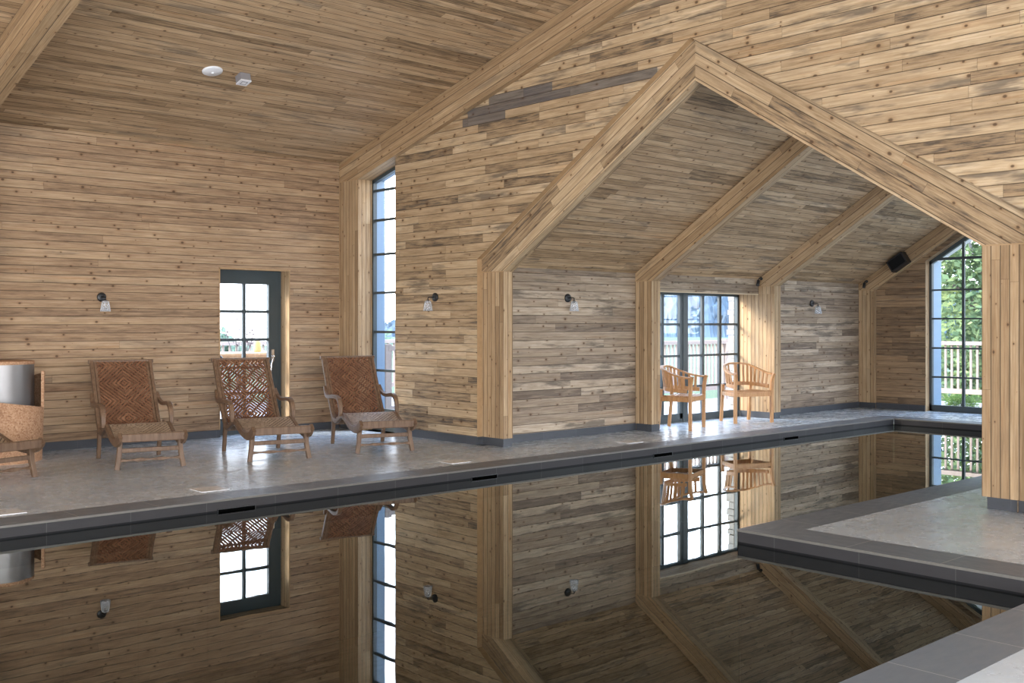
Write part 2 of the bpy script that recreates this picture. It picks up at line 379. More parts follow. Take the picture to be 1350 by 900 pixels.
edges = [((XL,YP),(XP,YP),(0,-1)), ((XP,YP),(XP,YQ),(-1,0)), ((XP,YQ),(XQ,YQ),(0,1)), ((XQ,YQ),(XQ,YN),(-1,0)), ((XQ,YN),(XL,YN),(0,1)), ((XL,YN),(XL,YP),(1,0))]
lip, up, lo, bas = MB(), MB(), MB(), MB()
for p, q, (nx,ny) in edges:
    d = Vector((q[0]-p[0], q[1]-p[1], 0)); du = d.normalized()
    def strp(m, z0, z1, o0, o1, **k):
        a0=(p[0]-nx*o0, p[1]-ny*o0); b0=(q[0]-nx*o0, q[1]-ny*o0); a1=(p[0]-nx*o1, p[1]-ny*o1); b1=(q[0]-nx*o1, q[1]-ny*o1)
        m.poly([(a0[0],a0[1],z0),(b0[0],b0[1],z0),(b1[0],b1[1],z1),(a1[0],a1[1],z1)], du, **k)
    strp(lip, -.017, Z, 0, 0); strp(lip, -.0171, -.017, .012, 0)
    strp(up, -.092, -.0165, .006, .006, uo=.4); strp(lo, -.32, -.092, .006, .006, uo=.4)
    strp(bas, -1.45, -.30, .018, .018)
bas.poly([(XL-.1,YN-.1,-1.45),(XP+.1,YN-.1,-1.45),(XP+.1,YP+.1,-1.45),(XL-.1,YP+.1,-1.45)])
tag(lip.build('coping_edge', LIP, cop), 'front edge with caught light in its colour')
up.build('face_tiles', FACE, cop); lo.build('waterline_tiles', FACE2, cop)
struct(bas.build('floor', POOL), 'dark tiled basin under the pool water', 'pool floor')
w = MB(); w.poly([(XL,YN-.02,WZ),(XQ,YN-.02,WZ),(XQ,YP+.02,WZ),(XL,YP+.02,WZ)]); w.poly([(XQ,YQ-.02,WZ),(XP+.02,YQ-.02,WZ),(XP+.02,YP+.02,WZ),(XQ,YP+.02,WZ)])
tag(w.build('pool_water', WATER), 'still dark water of the pool reflecting the timber walls', 'water', kind='stuff')

# skimmer mouths (black slots) and lids in the deck
sp = [('left of all', 1.42), ('first', 4.463), ('second', 7.29), ('third', 10.18), ('fourth', 12.98)]
mouth_lab = {4.463:'black skimmer slot in the pool side below the second cane lounger', 7.29:'black skimmer slot in the pool side left of the big portal post',
             10.18:'black skimmer slot in the pool side left of the armchairs', 12.98:'black skimmer slot in the pool side below the right armchair'}
for nme, x in sp:
    if x < 2: continue
    m = MB(); y=YP+.006
    m.box((x-.18,y-.004,-.135),(x+.18,y+.0005,-.082)); sk = m.build('skimmer_slot', SLOT, cop); sk['label'] = mouth_lab[x]
    m = MB()
    for a,b,c2,d in ((-.18,-.135,.18,-.130),(-.18,-.086,.18,-.082),(-.18,-.135,-.174,-.082),(.174,-.135,.18,-.082)): m.box((x+a,y-.008,b),(x+c2,y-.003,d))
    m.build('slot_rim', BLACK, sk)
lid_lab = {2.75:'square polished skimmer lid in the deck at the left picture edge', 4.50:'square polished skimmer lid in the deck in front of the second lounger',
           7.36:'square polished skimmer lid in the deck in front of the big portal post', 10.22:'square polished skimmer lid in the deck left of the armchairs'}
for x in lid_lab:
    m = MB(); m.box((x-.13,8.85,.0),(x+.13,9.10,.004)); ld = m.build('deck_cover', POLISH, bevel=.001); tag(ld, lid_lab[x], 'skimmer lid', 'skimmer lids along the far deck')
    m = MB(); m.lathe([(0,.0045),(.012,.0045),(.014,.004)], (x,8.975,0), seg=12); m.build('lifting_hole', BLACK, ld)

# ---------------- walls
def wall(name, label, polys, ud, mat, mats=None):
    m = MB()
    for q in polys: m.poly(q, ud)
    return struct(m.build(name, mats or mat), label, 'wall')
DX0,DX1,DZ = 6.656,7.690,2.222
wall('wall_left', 'long horizontal board wall behind the cane loungers', [
 [(XL,YA,0),(DX0,YA,0),(DX0,YA,HZ+.02),(XL,YA,HZ+.02)], [(DX1,YA,0),(8.7,YA,0),(8.7,YA,HZ+.02),(DX1,YA,HZ+.02)], [(DX0,YA,DZ),(DX1,YA,DZ),(DX1,YA,HZ+.02),(DX0,YA,HZ+.02)]], (1,0,0), W_A)
WY0, WY1 = 11.721, 12.49     # tall gable window
def bz(*ys):
    return ys
def strip_B(y0, y1, lo0, lo1, x=XB):
    return [(x,y0,lo0),(x,y1,lo1),(x,y1,hz(y1)+.01),(x,y0,hz(y0)+.01)]
wtop = lambda y: hz(y)-.405
PB = [strip_B(WY1,YA,0,0), [(XB,WY0,wtop(WY0)),(XB,WY1,wtop(WY1)),(XB,WY1,hz(WY1)+.01),(XB,WY0,hz(WY0)+.01)], strip_B(10.019,WY0,0,0),
      strip_B(AY,10.019,oz(AY),oz(10.019)), strip_B(RY,AY,oz(RY),oz(AY)), strip_B(3.42,RY,oz(3.42),oz(RY)), strip_B(YS,3.42,0,0)]
m = MB()
for q in PB: m.poly(q, (0,1,0))
# edge of the cladding round the opening
XO = XB+.078
ring = [(10.019,0),(10.019,oz(10.019)),(AY,oz(AY)),(3.42,oz(3.42)),(3.42,0)]
for (y0,z0),(y1,z1) in zip(ring, ring[1:]): m.poly([(XB,y0,z0),(XO,y0,z0),(XO,y1,z1),(XB,y1,z1)], mi=1)
struct(m.build('wall_back', [W_B, W_T]), 'tall gable wall of mixed reclaimed boards with pointed opening', 'wall')
# annexe walls
GX0,GX1,GZ,GY = 11.50,14.40,1.965,10.27
m = MB()
m.poly([(XO,YC,0),(GX0,YC,0),(GX0,YC,AZ+.02),(XO,YC,AZ+.02)], (1,0,0)); m.poly([(GX1,YC,0),(XE,YC,0),(XE,YC,AZ+.02),(GX1,YC,AZ+.02)], (1,0,0)); m.poly([(GX0,YC,GZ),(GX1,YC,GZ),(GX1,YC,AZ+.02),(GX0,YC,AZ+.02)], (1,0,0), vo=.03)
struct(m.build('wall_annexe', W_C), 'weathered grey board wall of the annexe', 'wall')
EY0,EY1 = 4.74,8.696
ez = lambda y: 2.565 + .632*(8.696-AY-abs(y-AY))
m = MB(); q = lambda y: az(y)+.01
m.poly([(XE,EY1,0),(XE,YC,0),(XE,YC,q(YC)),(XE,EY1,q(EY1))], (0,1,0)); m.poly([(XE,AY,ez(AY)),(XE,EY1,ez(EY1)),(XE,EY1,q(EY1)),(XE,AY,q(AY))], (0,1,0))
m.poly([(XE,EY0,ez(EY0)),(XE,AY,ez(AY)),(XE,AY,q(AY)),(XE,EY0,q(EY0))], (0,1,0)); m.poly([(XE,YR,0),(XE,EY0,0),(XE,EY0,q(EY0)),(XE,YR,q(YR))], (0,1,0))
struct(m.build('wall_end', W_E), 'brown board end wall of the annexe beside the gable window', 'wall')
# near side of the annexe with one window opening, and the hall's unseen walls with glazed openings
m = MB(); m.poly([(XO,YR,0),(10.6,YR,0),(10.6,YR,AZ+.02),(XO,YR,AZ+.02)],(1,0,0)); m.poly([(15.4,YR,0),(XE,YR,0),(XE,YR,AZ+.02),(15.4,YR,AZ+.02)],(1,0,0))
m.poly([(10.6,YR,2.05),(15.4,YR,2.05),(15.4,YR,AZ+.02),(10.6,YR,AZ+.02)],(1,0,0)); m.poly([(10.6,YR,0),(15.4,YR,0),(15.4,YR,.15),(10.6,YR,.15)],(1,0,0))
struct(m.build('wall_right', W_C), 'board wall on the near side of the annexe', 'wall')
NW = [(-5.0,-2.2),(-1.4,1.4),(2.2,5.0),(5.8,8.0)]
m = MB(); xs = XL
for a,b in NW:
    m.poly([(xs,YS,0),(a,YS,0),(a,YS,HZ),(xs,YS,HZ)],(1,0,0)); m.poly([(a,YS,2.9),(b,YS,2.9),(b,YS,HZ),(a,YS,HZ)],(1,0,0)); xs=b
m.poly([(xs,YS,0),(XB,YS,0),(XB,YS,HZ),(xs,YS,HZ)],(1,0,0))
struct(m.build('wall_near', W_A), 'board wall on the near side of the hall', 'wall')
LW0, LW1 = 2.2, 7.8
m = MB(); 
m.poly([(XL,YS,0),(XL,LW0,0),(XL,LW0,hz(LW0)),(XL,YS,hz(YS))],(0,1,0)); m.poly([(XL,LW1,0),(XL,YA,0),(XL,YA,hz(YA)),(XL,LW1,hz(LW1))],(0,1,0))
m.poly([(XL,LW0,3.0),(XL,LW1,3.0),(XL,LW1,hz(LW1)),(XL,RY,hz(RY)),(XL,LW0,hz(LW0))],(0,1,0))
struct(m.build('wall_front', W_A), 'board gable wall behind the camera', 'wall')

# ceilings
m = MB()
m.poly([(XL,YA,hz(YA)),(XB+.1,YA,hz(YA)),(XB+.1,RY,hz(RY)),(XL,RY,hz(RY))],(1,0,0)); m.poly([(XL,YS,hz(YS)),(XB+.1,YS,hz(YS)),(XB+.1,RY,hz(RY)),(XL,RY,hz(RY))],(1,0,0))
struct(m.build('ceiling', W_H), 'sloping pine board ceiling of the hall', 'ceiling')
m = MB()
m.poly([(XO+.04,YC,az(YC)),(XE+.3,YC,az(YC)),(XE+.3,AY,az(AY)),(XO+.04,AY,az(AY))],(1,0,0)); m.poly([(XO+.04,YR,az(YR)),(XE+.3,YR,az(YR)),(XE+.3,AY,az(AY)),(XO+.04,AY,az(AY))],(1,0,0))
struct(m.build('ceiling', W_D), 'steep board ceiling of the annexe', 'ceiling')
# light-tight outer skins
m = MB(); t_=.18
m.poly([(XL,YA+.3,hz(YA)+t_),(XB+.3,YA+.3,hz(YA)+t_),(XB+.3,RY,hz(RY)+t_),(XL,RY,hz(RY)+t_)]); m.poly([(XL,YS,hz(YS)+t_),(XB+.3,YS,hz(YS)+t_),(XB+.3,RY,hz(RY)+t_),(XL,RY,hz(RY)+t_)])
struct(m.build('ceiling', METAL), 'outer roof skin of the hall', 'roof')

# ---------------- boxed timber frames
def raf(m, x0, x1, ya, yi, yb, zt, zb, d, uo, vo):
    pr = [(ya,zb(yi)),(yi,zb(yi)),(yb,zb(yb)),(yb,zt(yb)),(ya,zt(ya))]
    for x in (x0, x1): m.poly([(x,y,z) for y,z in pr], d, uo, vo)
    for (y0,z0),(y1,z1) in zip(pr, pr[1:]+pr[:1]): m.poly([(x0,y0,z0),(x1,y0,z0),(x1,y1,z1),(x0,y1,z1)], d, uo, -x0)
def rafter_pair(parent, x0, x1, zt, zb, yl, yr, ym, mat, pw=.3, uo=0.0):
    for k, (ya, yb) in enumerate(((yl, ym), (yr, ym))):
        d = Vector((0,yb-ya,zb(yb)-zb(ya))); m = MB(); yi = ya + (pw if yb > ya else -pw)
        # v measured from the top edge so board joints run parallel to the rafter
        raf(m, x0, x1, ya, yi, yb, zt, zb, d, uo+k*3.1, -Vector((0,ya,zt(ya))).dot(Vector((0,-d.z,d.y)).normalized() if d.y > 0 else Vector((0,d.z,-d.y)).normalized()))
        m.build('rafter', mat, parent)
def frame(i, x0, x1, depth, zc, yw0, yw1, pw, ym, pmat, rmat, label, posts=(1,1), base_in=.012, zpost=None):
    t = struct(empty('trim_%d' % i), label, 'timber frame')
    zt = lambda y: zc(y)+.0; zb = lambda y: zc(y)-depth
    rafter_pair(t, x0, x1, zt, zb, yw1, yw0, ym, rmat, pw, uo=i*1.7)
    for k,(yw, s) in enumerate(((yw1,-1),(yw0,1))):
        if not posts[k]: continue
        yi = yw + s*pw; z = zb(yi)
        m = MB(); m.box((x0,min(yw,yi),.10),(x1,max(yw,yi),z-.004),(0,0,1), uo=i*2.3, vo=-min(yw,yi)); m.build('post', pmat, t)
        m = MB(); m.box((x0-.002,min(yw,yi)+.01,z-.006),(x1+.001,max(yw,yi)-.0,z+.004)); m.build('cover_strip', W_T, t)
        b = base_in; m = MB(); m.box((x0+b,min(yw,yi)+(b if s>0 else b),0),(x1-b if b>.02 else x1-.001,max(yw,yi)-b,.10),(0,1,0), uo=i*.13); m.build('post_base', BASE, t)
    return t
def hc(y): return hz(y)
frame(1, 8.507, XB-.001, .405, hz, YS, YA, .48, RY, W_P, W_S, 'boxed timber frame on the gable wall of the hall')
frame(2, 3.355, 3.54, .40, hz, YS, YA, .366, RY, W_P, W_S, 'boxed timber frame crossing the hall ceiling at upper left')
# portal frame set behind the cladding of the pointed opening
t3 = struct(empty('trim_3'), 'big pointed portal frame of reclaimed boards between hall and annexe', 'timber frame')
zpb = lambda y: 3.957-.63*abs(y-AY)
x0, x1 = XO, 8.814
for k,(yo,s) in enumerate(((10.05,1),(3.39,-1))):
    ya, yb = yo, AY; d = Vector((0,yb-ya,-(.632)*abs(yb-ya)*-1)); top = lambda y: oz(y)+.03
    yi = AY + s*(9.62-AY); dd=Vector((0,d.z,-d.y)).normalized(); dd = dd if dd.z>0 else -dd
    m = MB(); raf(m, x0, x1, ya, yi, yb, top, zpb, d, k*5.3, -Vector((0,yb,top(yb)-.045)).dot(dd)); m.build('rafter', W_R, t3); yy0, yy1 = sorted((yo, yi))
    m = MB(); m.box((x0,yy0,.10),(x1,yy1,zpb(yi)-.004),(0,0,1), uo=k*2.2, vo=-yi+.0); m.build('post', W_P, t3)
    m = MB(); m.box((x0-.002,yy0+.002,zpb(yi)-.005),(x1+.002,yy1-.002,zpb(yi)+.006)); m.build('cover_strip', W_T, t3)
    b = .0 if s > 0 else .03
    m = MB(); m.box((x0+b,yy0+(b if s>0 else .0),0),(x1-.012,yy1-(0 if s>0 else b),.10),(0,1,0)); m.build('post_base', BASE, t3)
for i,(a,b,lab) in enumerate(((11.405,11.585,'boxed timber frame left of the armchairs in the annexe'),(14.372,14.545,'boxed timber frame right of the armchairs in the annexe'),(17.45,XE-.001,'boxed timber frame on the annexe end wall'))):
    frame(4+i, a, b, .303, az, YR, YC, .30, AY, W_P, W_S, lab)

# ---------------- baseboards
def bb(name, segs, label):
    m = MB()
    for (x0,y0,x1,y1) in segs: m.box((x0,y0,0),(x1,y1,.10),(1,0,0) if abs(x1-x0)>abs(y1-y0) else (0,1,0))
    struct(m.build(name, BASE), label, 'baseboard')
e=.012
bb('baseboard_left', [(XL,YA-e,DX0,YA),(DX1,YA-e,8.507,YA)], 'dark slate baseboard under the lounger wall')
bb('baseboard_back', [(XB-e,10.019,XB,WY0),(XB-e,10.004,XO+.01,10.019)], 'dark slate baseboard left of the portal')
bb('baseboard_annexe', [(8.80,YC-e,11.405,YC),(14.545,YC-e,17.45,YC),(14.372-e,YC-.28,14.372,10.22)], 'dark slate baseboard along the annexe wall')
bb('baseboard_end', [(XE-e,EY1,XE,9.6)], 'dark slate baseboard under the annexe end wall')

# ---------------- windows and doors
def bars_Y(m, x, t, ys, zs, wv, y0, y1, zlo, ztop, ww=.035):
    for y in ys: m.box((x-t,y-ww/2,zlo),(x+t,y+ww/2,ztop(y)))
# tall gable window (window_1)
wn = struct(empty('window_1'), 'tall narrow metal window with sloping head beside the hall corner', 'window')
fx=8.745
m = MB(); th=.04
m.box((fx,WY1-.03,.02),(fx+.06,WY1,wtop(WY1))); m.box((fx,WY0,.02),(fx+.06,WY0+.04,wtop(WY0)-.02)); m.box((fx,WY0,.0),(fx+.06,WY1,.07))
m.hexa([(fx,WY0,wtop(WY0)-.05),(fx+.06,WY0,wtop(WY0)-.05),(fx+.06,WY1,wtop(WY1)-.05),(fx,WY1,wtop(WY1)-.05),(fx,WY0,wtop(WY0)),(fx+.06,WY0,wtop(WY0)),(fx+.06,WY1,wtop(WY1)),(fx,WY1,wtop(WY1))])
m.build('window_frame', METAL, wn)
m = MB()
for z in (.29,.84,1.38,1.93,2.47,2.95,3.37): m.box((fx+.01,WY0,z-.017),(fx+.05,WY1,z+.017))
m.build('glazing_bars', METAL, wn)
m = MB(); m.poly([(fx+.03,WY0,.05),(fx+.03,WY1,.05),(fx+.03,WY1,wtop(WY1)-.03),(fx+.03,WY0,wtop(WY0)-.03)]); m.build('glass_pane', GLASS, wn)
m = MB()
m.poly([(XB,WY1,0),(fx,WY1,0),(fx,WY1,wtop(WY1)),(XB,WY1,wtop(WY1))],(0,0,1),vo=.02); m.poly([(XB,WY0,wtop(WY0)),(fx+.01,WY0,wtop(WY0)),(fx+.01,WY1,wtop(WY1)),(XB,WY1,wtop(WY1))],(0,1,0)); m.poly([(XB,WY0,0),(fx,WY0,0),(fx,WY0,wtop(WY0)),(XB,WY0,wtop(WY0))],(0,0,1))
m.build('window_lining', W_P, wn)
m = MB(); xo=8.955
m.box((fx+.06,WY1-.012,.0),(xo,WY1+.1,wtop(WY1)+.1)); m.box((fx+.06,WY0-.1,0),(xo,WY0,wtop(WY0)+.1)); m.hexa([(fx+.06,WY0,wtop(WY0)),(xo,WY0,wtop(WY0)),(xo,WY1,wtop(WY1)),(fx+.06,WY1,wtop(WY1)),(fx+.06,WY0,wtop(WY0)+.1),(xo,WY0,wtop(WY0)+.1),(xo,WY1,wtop(WY1)+.1),(fx+.06,WY1,wtop(WY1)+.1)])
m.build('outer_reveal', MEXT, wn)
m = MB(); m.box((fx+.06,WY0,-.05),(xo+.03,WY1,.0)); m.build('window_sill', METAL, wn)
# big annexe gable window (window_2)
wn = struct(empty('window_2'), 'wide gable ended metal window in the annexe end wall', 'window')
gx=XE+.14
def slope_bar(m, xa, xb, ya, yb, fz, d0, d1):
    m.hexa([(xa,ya,fz(ya)-d1),(xb,ya,fz(ya)-d1),(xb,yb,fz(yb)-d1),(xa,yb,fz(yb)-d1),(xa,ya,fz(ya)-d0),(xb,ya,fz(ya)-d0),(xb,yb,fz(yb)-d0),(xa,yb,fz(yb)-d0)])
m = MB()
m.box((gx,EY1-.045,.0),(gx+.07,EY1,ez(EY1))); m.box((gx,EY0,.0),(gx+.07,EY0+.045,ez(EY0))); m.box((gx,EY0,0),(gx+.07,EY1,.105))
slope_bar(m,gx,gx+.07,AY,EY1,ez,0,.07); slope_bar(m,gx,gx+.07,AY,EY0,ez,0,.07)
m.build('window_frame', METAL, wn)
m = MB(); nb=7; st=(EY1-EY0-.05)/nb
for k in range(1,nb):
    y=EY1-.025-k*st; m.box((gx+.012,y-.021,.05),(gx+.055,y+.021,ez(y)-.02))
for z in (2.60,2.07,1.58,1.08,.585):
    h=.022 if z>2.5 else .014; m.box((gx+.008,EY0,z-h),(gx+.058,EY1,z+h))
m.build('glazing_bars', METAL, wn)
m = MB(); g=gx+.034; m.poly([(g,EY0,.05),(g,EY1,.05),(g,EY1,ez(EY1)-.02),(g,AY,ez(AY)-.02),(g,EY0,ez(EY0)-.02)]); m.build('glass_pane', GLASS, wn)
m = MB(); m.poly([(XE,EY1,0),(gx,EY1,0),(gx,EY1,ez(EY1)),(XE,EY1,ez(EY1))],(0,0,1)); m.poly([(XE,EY0,0),(gx,EY0,0),(gx,EY0,ez(EY0)),(XE,EY0,ez(EY0))],(0,0,1))
m.poly([(XE,AY,ez(AY)),(gx+.01,AY,ez(AY)),(gx+.01,EY1,ez(EY1)),(XE,EY1,ez(EY1))],(0,1,-.6)); m.poly([(XE,AY,ez(AY)),(gx+.01,AY,ez(AY)),(gx+.01,EY0,ez(EY0)),(XE,EY0,ez(EY0))],(0,1,.6))
m.build('window_lining', W_P, wn)
m = MB(); xo=gx+.42
m.box((gx+.07,EY1-.01,-.05),(xo,EY1+.1,ez(EY1)+.1)); m.box((gx+.07,EY0-.1,-.05),(xo,EY0,ez(EY0)+.1))
m.build('outer_reveal', MEXT, wn)
m = MB(); slope_bar(m,gx+.07,xo,AY,EY1,ez,-.08,0.0); slope_bar(m,gx+.07,xo,AY,EY0,ez,-.08,0.0); tag(m.build('outer_soffit', WHITE, wn), 'white soffit board')
# french doors (door_2) facing the terrace
dr = struct(empty('door_2'), 'dark metal french doors with square panes behind the armchairs', 'door')
y0,y1 = GY, GY+.06
m = MB(); m.box((GX0,y0,GZ-.035),(14.372,y1,GZ+.01)); m.box((14.335,y0,0),(14.372,y1,GZ)); m.box((GX0,y0,0),(14.372,y1,.05)); m.box((12.925,y0-.01,0),(13.045,y1,GZ)); m.box((11.5,y0,0),(11.55,y1,GZ))
m.build('door_frame', METAL, dr)
m = MB()
for x in (12.47,13.449,13.891): m.box((x-.028,y0+.01,.05),(x+.028,y1-.01,GZ-.03))
for z in (1.486,1.006,.532): m.box((GX0,y0+.012,z-.017),(14.372,y1-.012,z+.017))
m.build('glazing_bars', METAL, dr)
m = MB(); m.box((GX0,y0-.002,.03),(12.925,y0+.05,.13)); m.box((13.045,y0-.002,.03),(14.35,y0+.05,.11)); m.box((12.86,y0-.002,.05),(12.93,y0+.05,GZ-.03)); m.build('door_leaf', METAL, dr)
m = MB(); g=y0+.03; m.poly([(GX0,g,.04),(14.37,g,.04),(14.37,g,GZ-.02),(GX0,g,GZ-.02)]); m.build('glass_pane', GLASS, dr)
m = MB(); m.poly([(14.371,YC-.3,.10),(14.371,GY+.06,.10),(14.371,GY+.06,GZ),(14.371,YC-.3,GZ)],(0,0,1),vo=.03); m.poly([(14.371,YC,GZ-.2),(14.371,YC,GZ-.1),(14.371,YC+.01,GZ-.1),(14.371,YC+.01,GZ-.2)],(0,0,1))
m.poly([(GX0,YC,GZ),(14.372,YC,GZ),(14.372,GY+.05,GZ),(GX0,GY+.05,GZ)],(1,0,0)); m.poly([(GX0,YC,0),(GX0,GY,0),(GX0,GY,GZ),(GX0,YC,GZ)],(0,0,1))
m.build('door_lining', W_P, dr)
m = MB(); m.box((GX0,YC-.004,GZ-.012),(14.372,YC+.02,GZ+.004)); tag(m.build('head_trim', simple('pale new timber', (.62,.5,.34), .6, .2, var=.1), dr), 'pale timber strip')
# side door by the loungers (door_1)
dr = struct(empty('door_1'), 'dark green grey metal door with small panes behind the middle lounger', 'door')
y0,y1=13.19,13.26
m = MB(); m.box((DX0-.1,y0-.005,DZ-.01),(DX1,y1,DZ+.05)); m.box((DX1-.05,y0-.005,0),(DX1,y1,DZ)); m.box((DX0-.1,y0-.005,0),(DX0+.02,y1,DZ)); m.build('door_frame', METAL, dr)
m = MB(); m.box((7.50,y0,0),(DX1-.05,y1-.01,DZ)); m.box((DX0+.08,y0,2.037),(7.50,y1-.01,DZ)); m.box((DX0+.08,y0,0),(7.50,y1-.01,.22)); m.box((DX0,y0,0),(DX0+.08,y1-.01,DZ)); lf=m.build('door_leaf', METAL, dr, bevel=.002)
m = MB(); m.box((7.112,y0+.01,.2),(7.156,y1-.02,2.04))
for z in (1.662,1.278,.90,.55): m.box((DX0,y0+.012,z-.019),(7.51,y1-.022,z+.019))
m.build('glazing_bars', METAL, dr)
m = MB(); g=y0+.03; m.poly([(DX0,g,.2),(7.51,g,.2),(7.51,g,2.05),(DX0,g,2.05)]); m.build('glass_pane', GLASS, dr)
m = MB(); hx=7.56; m.tube(cr([(hx,y0-.005,1.05),(hx,y0-.05,1.05),(hx-.01,y0-.055,1.03),(hx-.045,y0-.058,.93),(hx-.055,y0-.055,.83),(hx-.04,y0-.05,.76)],4),.011,8); m.box((hx-.022,y0-.008,.98),(hx+.022,y0,1.14))
tag(m.build('door_handle', CHROME, dr, bevel=.002), 'curved steel pull handle')
m = MB(); m.poly([(DX1,YA,0),(DX1,y1,0),(DX1,y1,DZ),(DX1,YA,DZ)],(0,0,1)); m.poly([(DX0,YA,0),(DX0,y1,0),(DX0,y1,DZ),(DX0,YA,DZ)],(0,0,1)); m.poly([(DX0,YA,DZ),(DX1,YA,DZ),(DX1,y1,DZ),(DX0,y1,DZ)],(1,0,0)); m.build('door_lining', W_P, dr)
m = MB(); m.box((DX0-.015,YA-.006,DZ-.004),(DX1+.02,YA+.005,DZ+.018)); m.box((DX0-.015,YA-.006,.10),(DX0,YA+.005,DZ+.018)); m.box((DX1,YA-.006,.10),(DX1+.014,YA+.005,DZ+.018)); m.build('door_trim', W_T, dr)
# outer wall skins so no light leaks round the openings
m = MB()
m.poly([(XL,YA+.3,-1),(DX0,YA+.3,-1),(DX0,YA+.3,HZ+.2),(XL,YA+.3,HZ+.2)]); m.poly([(DX1,YA+.3,-1),(9.1,YA+.3,-1),(9.1,YA+.3,HZ+.2),(DX1,YA+.3,HZ+.2)]); m.poly([(DX0,YA+.3,DZ),(DX1,YA+.3,DZ),(DX1,YA+.3,HZ+.2),(DX0,YA+.3,HZ+.2)])
m.poly([(DX0,YA,-.01),(DX1,YA,-.01),(DX1,YA+.6,-.01),(DX0,YA+.6,-.01)])
xk=8.76
m.poly([(xk,WY1,0),(xk,YA+.3,0),(xk,YA+.3,4.2),(xk,WY1,4.2)]); m.poly([(xk,10.0,0),(xk,WY0,0),(xk,WY0,4.4),(xk,10.0,4.4)]); m.poly([(xk,WY0,wtop(WY0)),(xk,WY1,wtop(WY1)),(xk,WY1,4.3),(xk,WY0,4.4)])
struct(m.build('wall_outer', STONE), 'outer skin of the hall walls', 'wall')
# lining of unseen hall windows
def plain_window(i, p0, p1, z0, z1, axis, label, nb):
    wn = struct(empty('window_%d' % i), label, 'window'); m = MB()
    def bx(u0,u1,za,zb):
        if axis=='x': m.box((u0,p0[1]-.05,za),(u1,p0[1]+.0,zb))
        else: m.box((p0[0]-.05,u0,za),(p0[0],u1,zb))
    a,b = (p0[0],p1[0]) if axis=='x' else (p0[1],p1[1])
    bx(a,b,z0,z0+.05); bx(a,b,z1-.05,z1); bx(a,a+.05,z0,z1); bx(b-.05,b,z0,z1)
    for k in range(1,nb): bx(a+(b-a)*k/nb-.02,a+(b-a)*k/nb+.02,z0,z1)
    bx(a,b,(z0+z1)/2-.02,(z0+z1)/2+.02); m.build('window_frame', METAL, wn)
for i,(a,b) in enumerate(NW): plain_window(3+i,(a,YS),(b,YS),0,2.9,'x','glazed opening in the near hall wall',3)
plain_window(7,(XL,LW0),(XL,LW1),0,3.0,'y','glazed opening in the gable wall behind the camera',5)
plain_window(8,(10.6,YR),(15.4,YR),.15,2.05,'x','glazed opening in the near annexe wall',6)

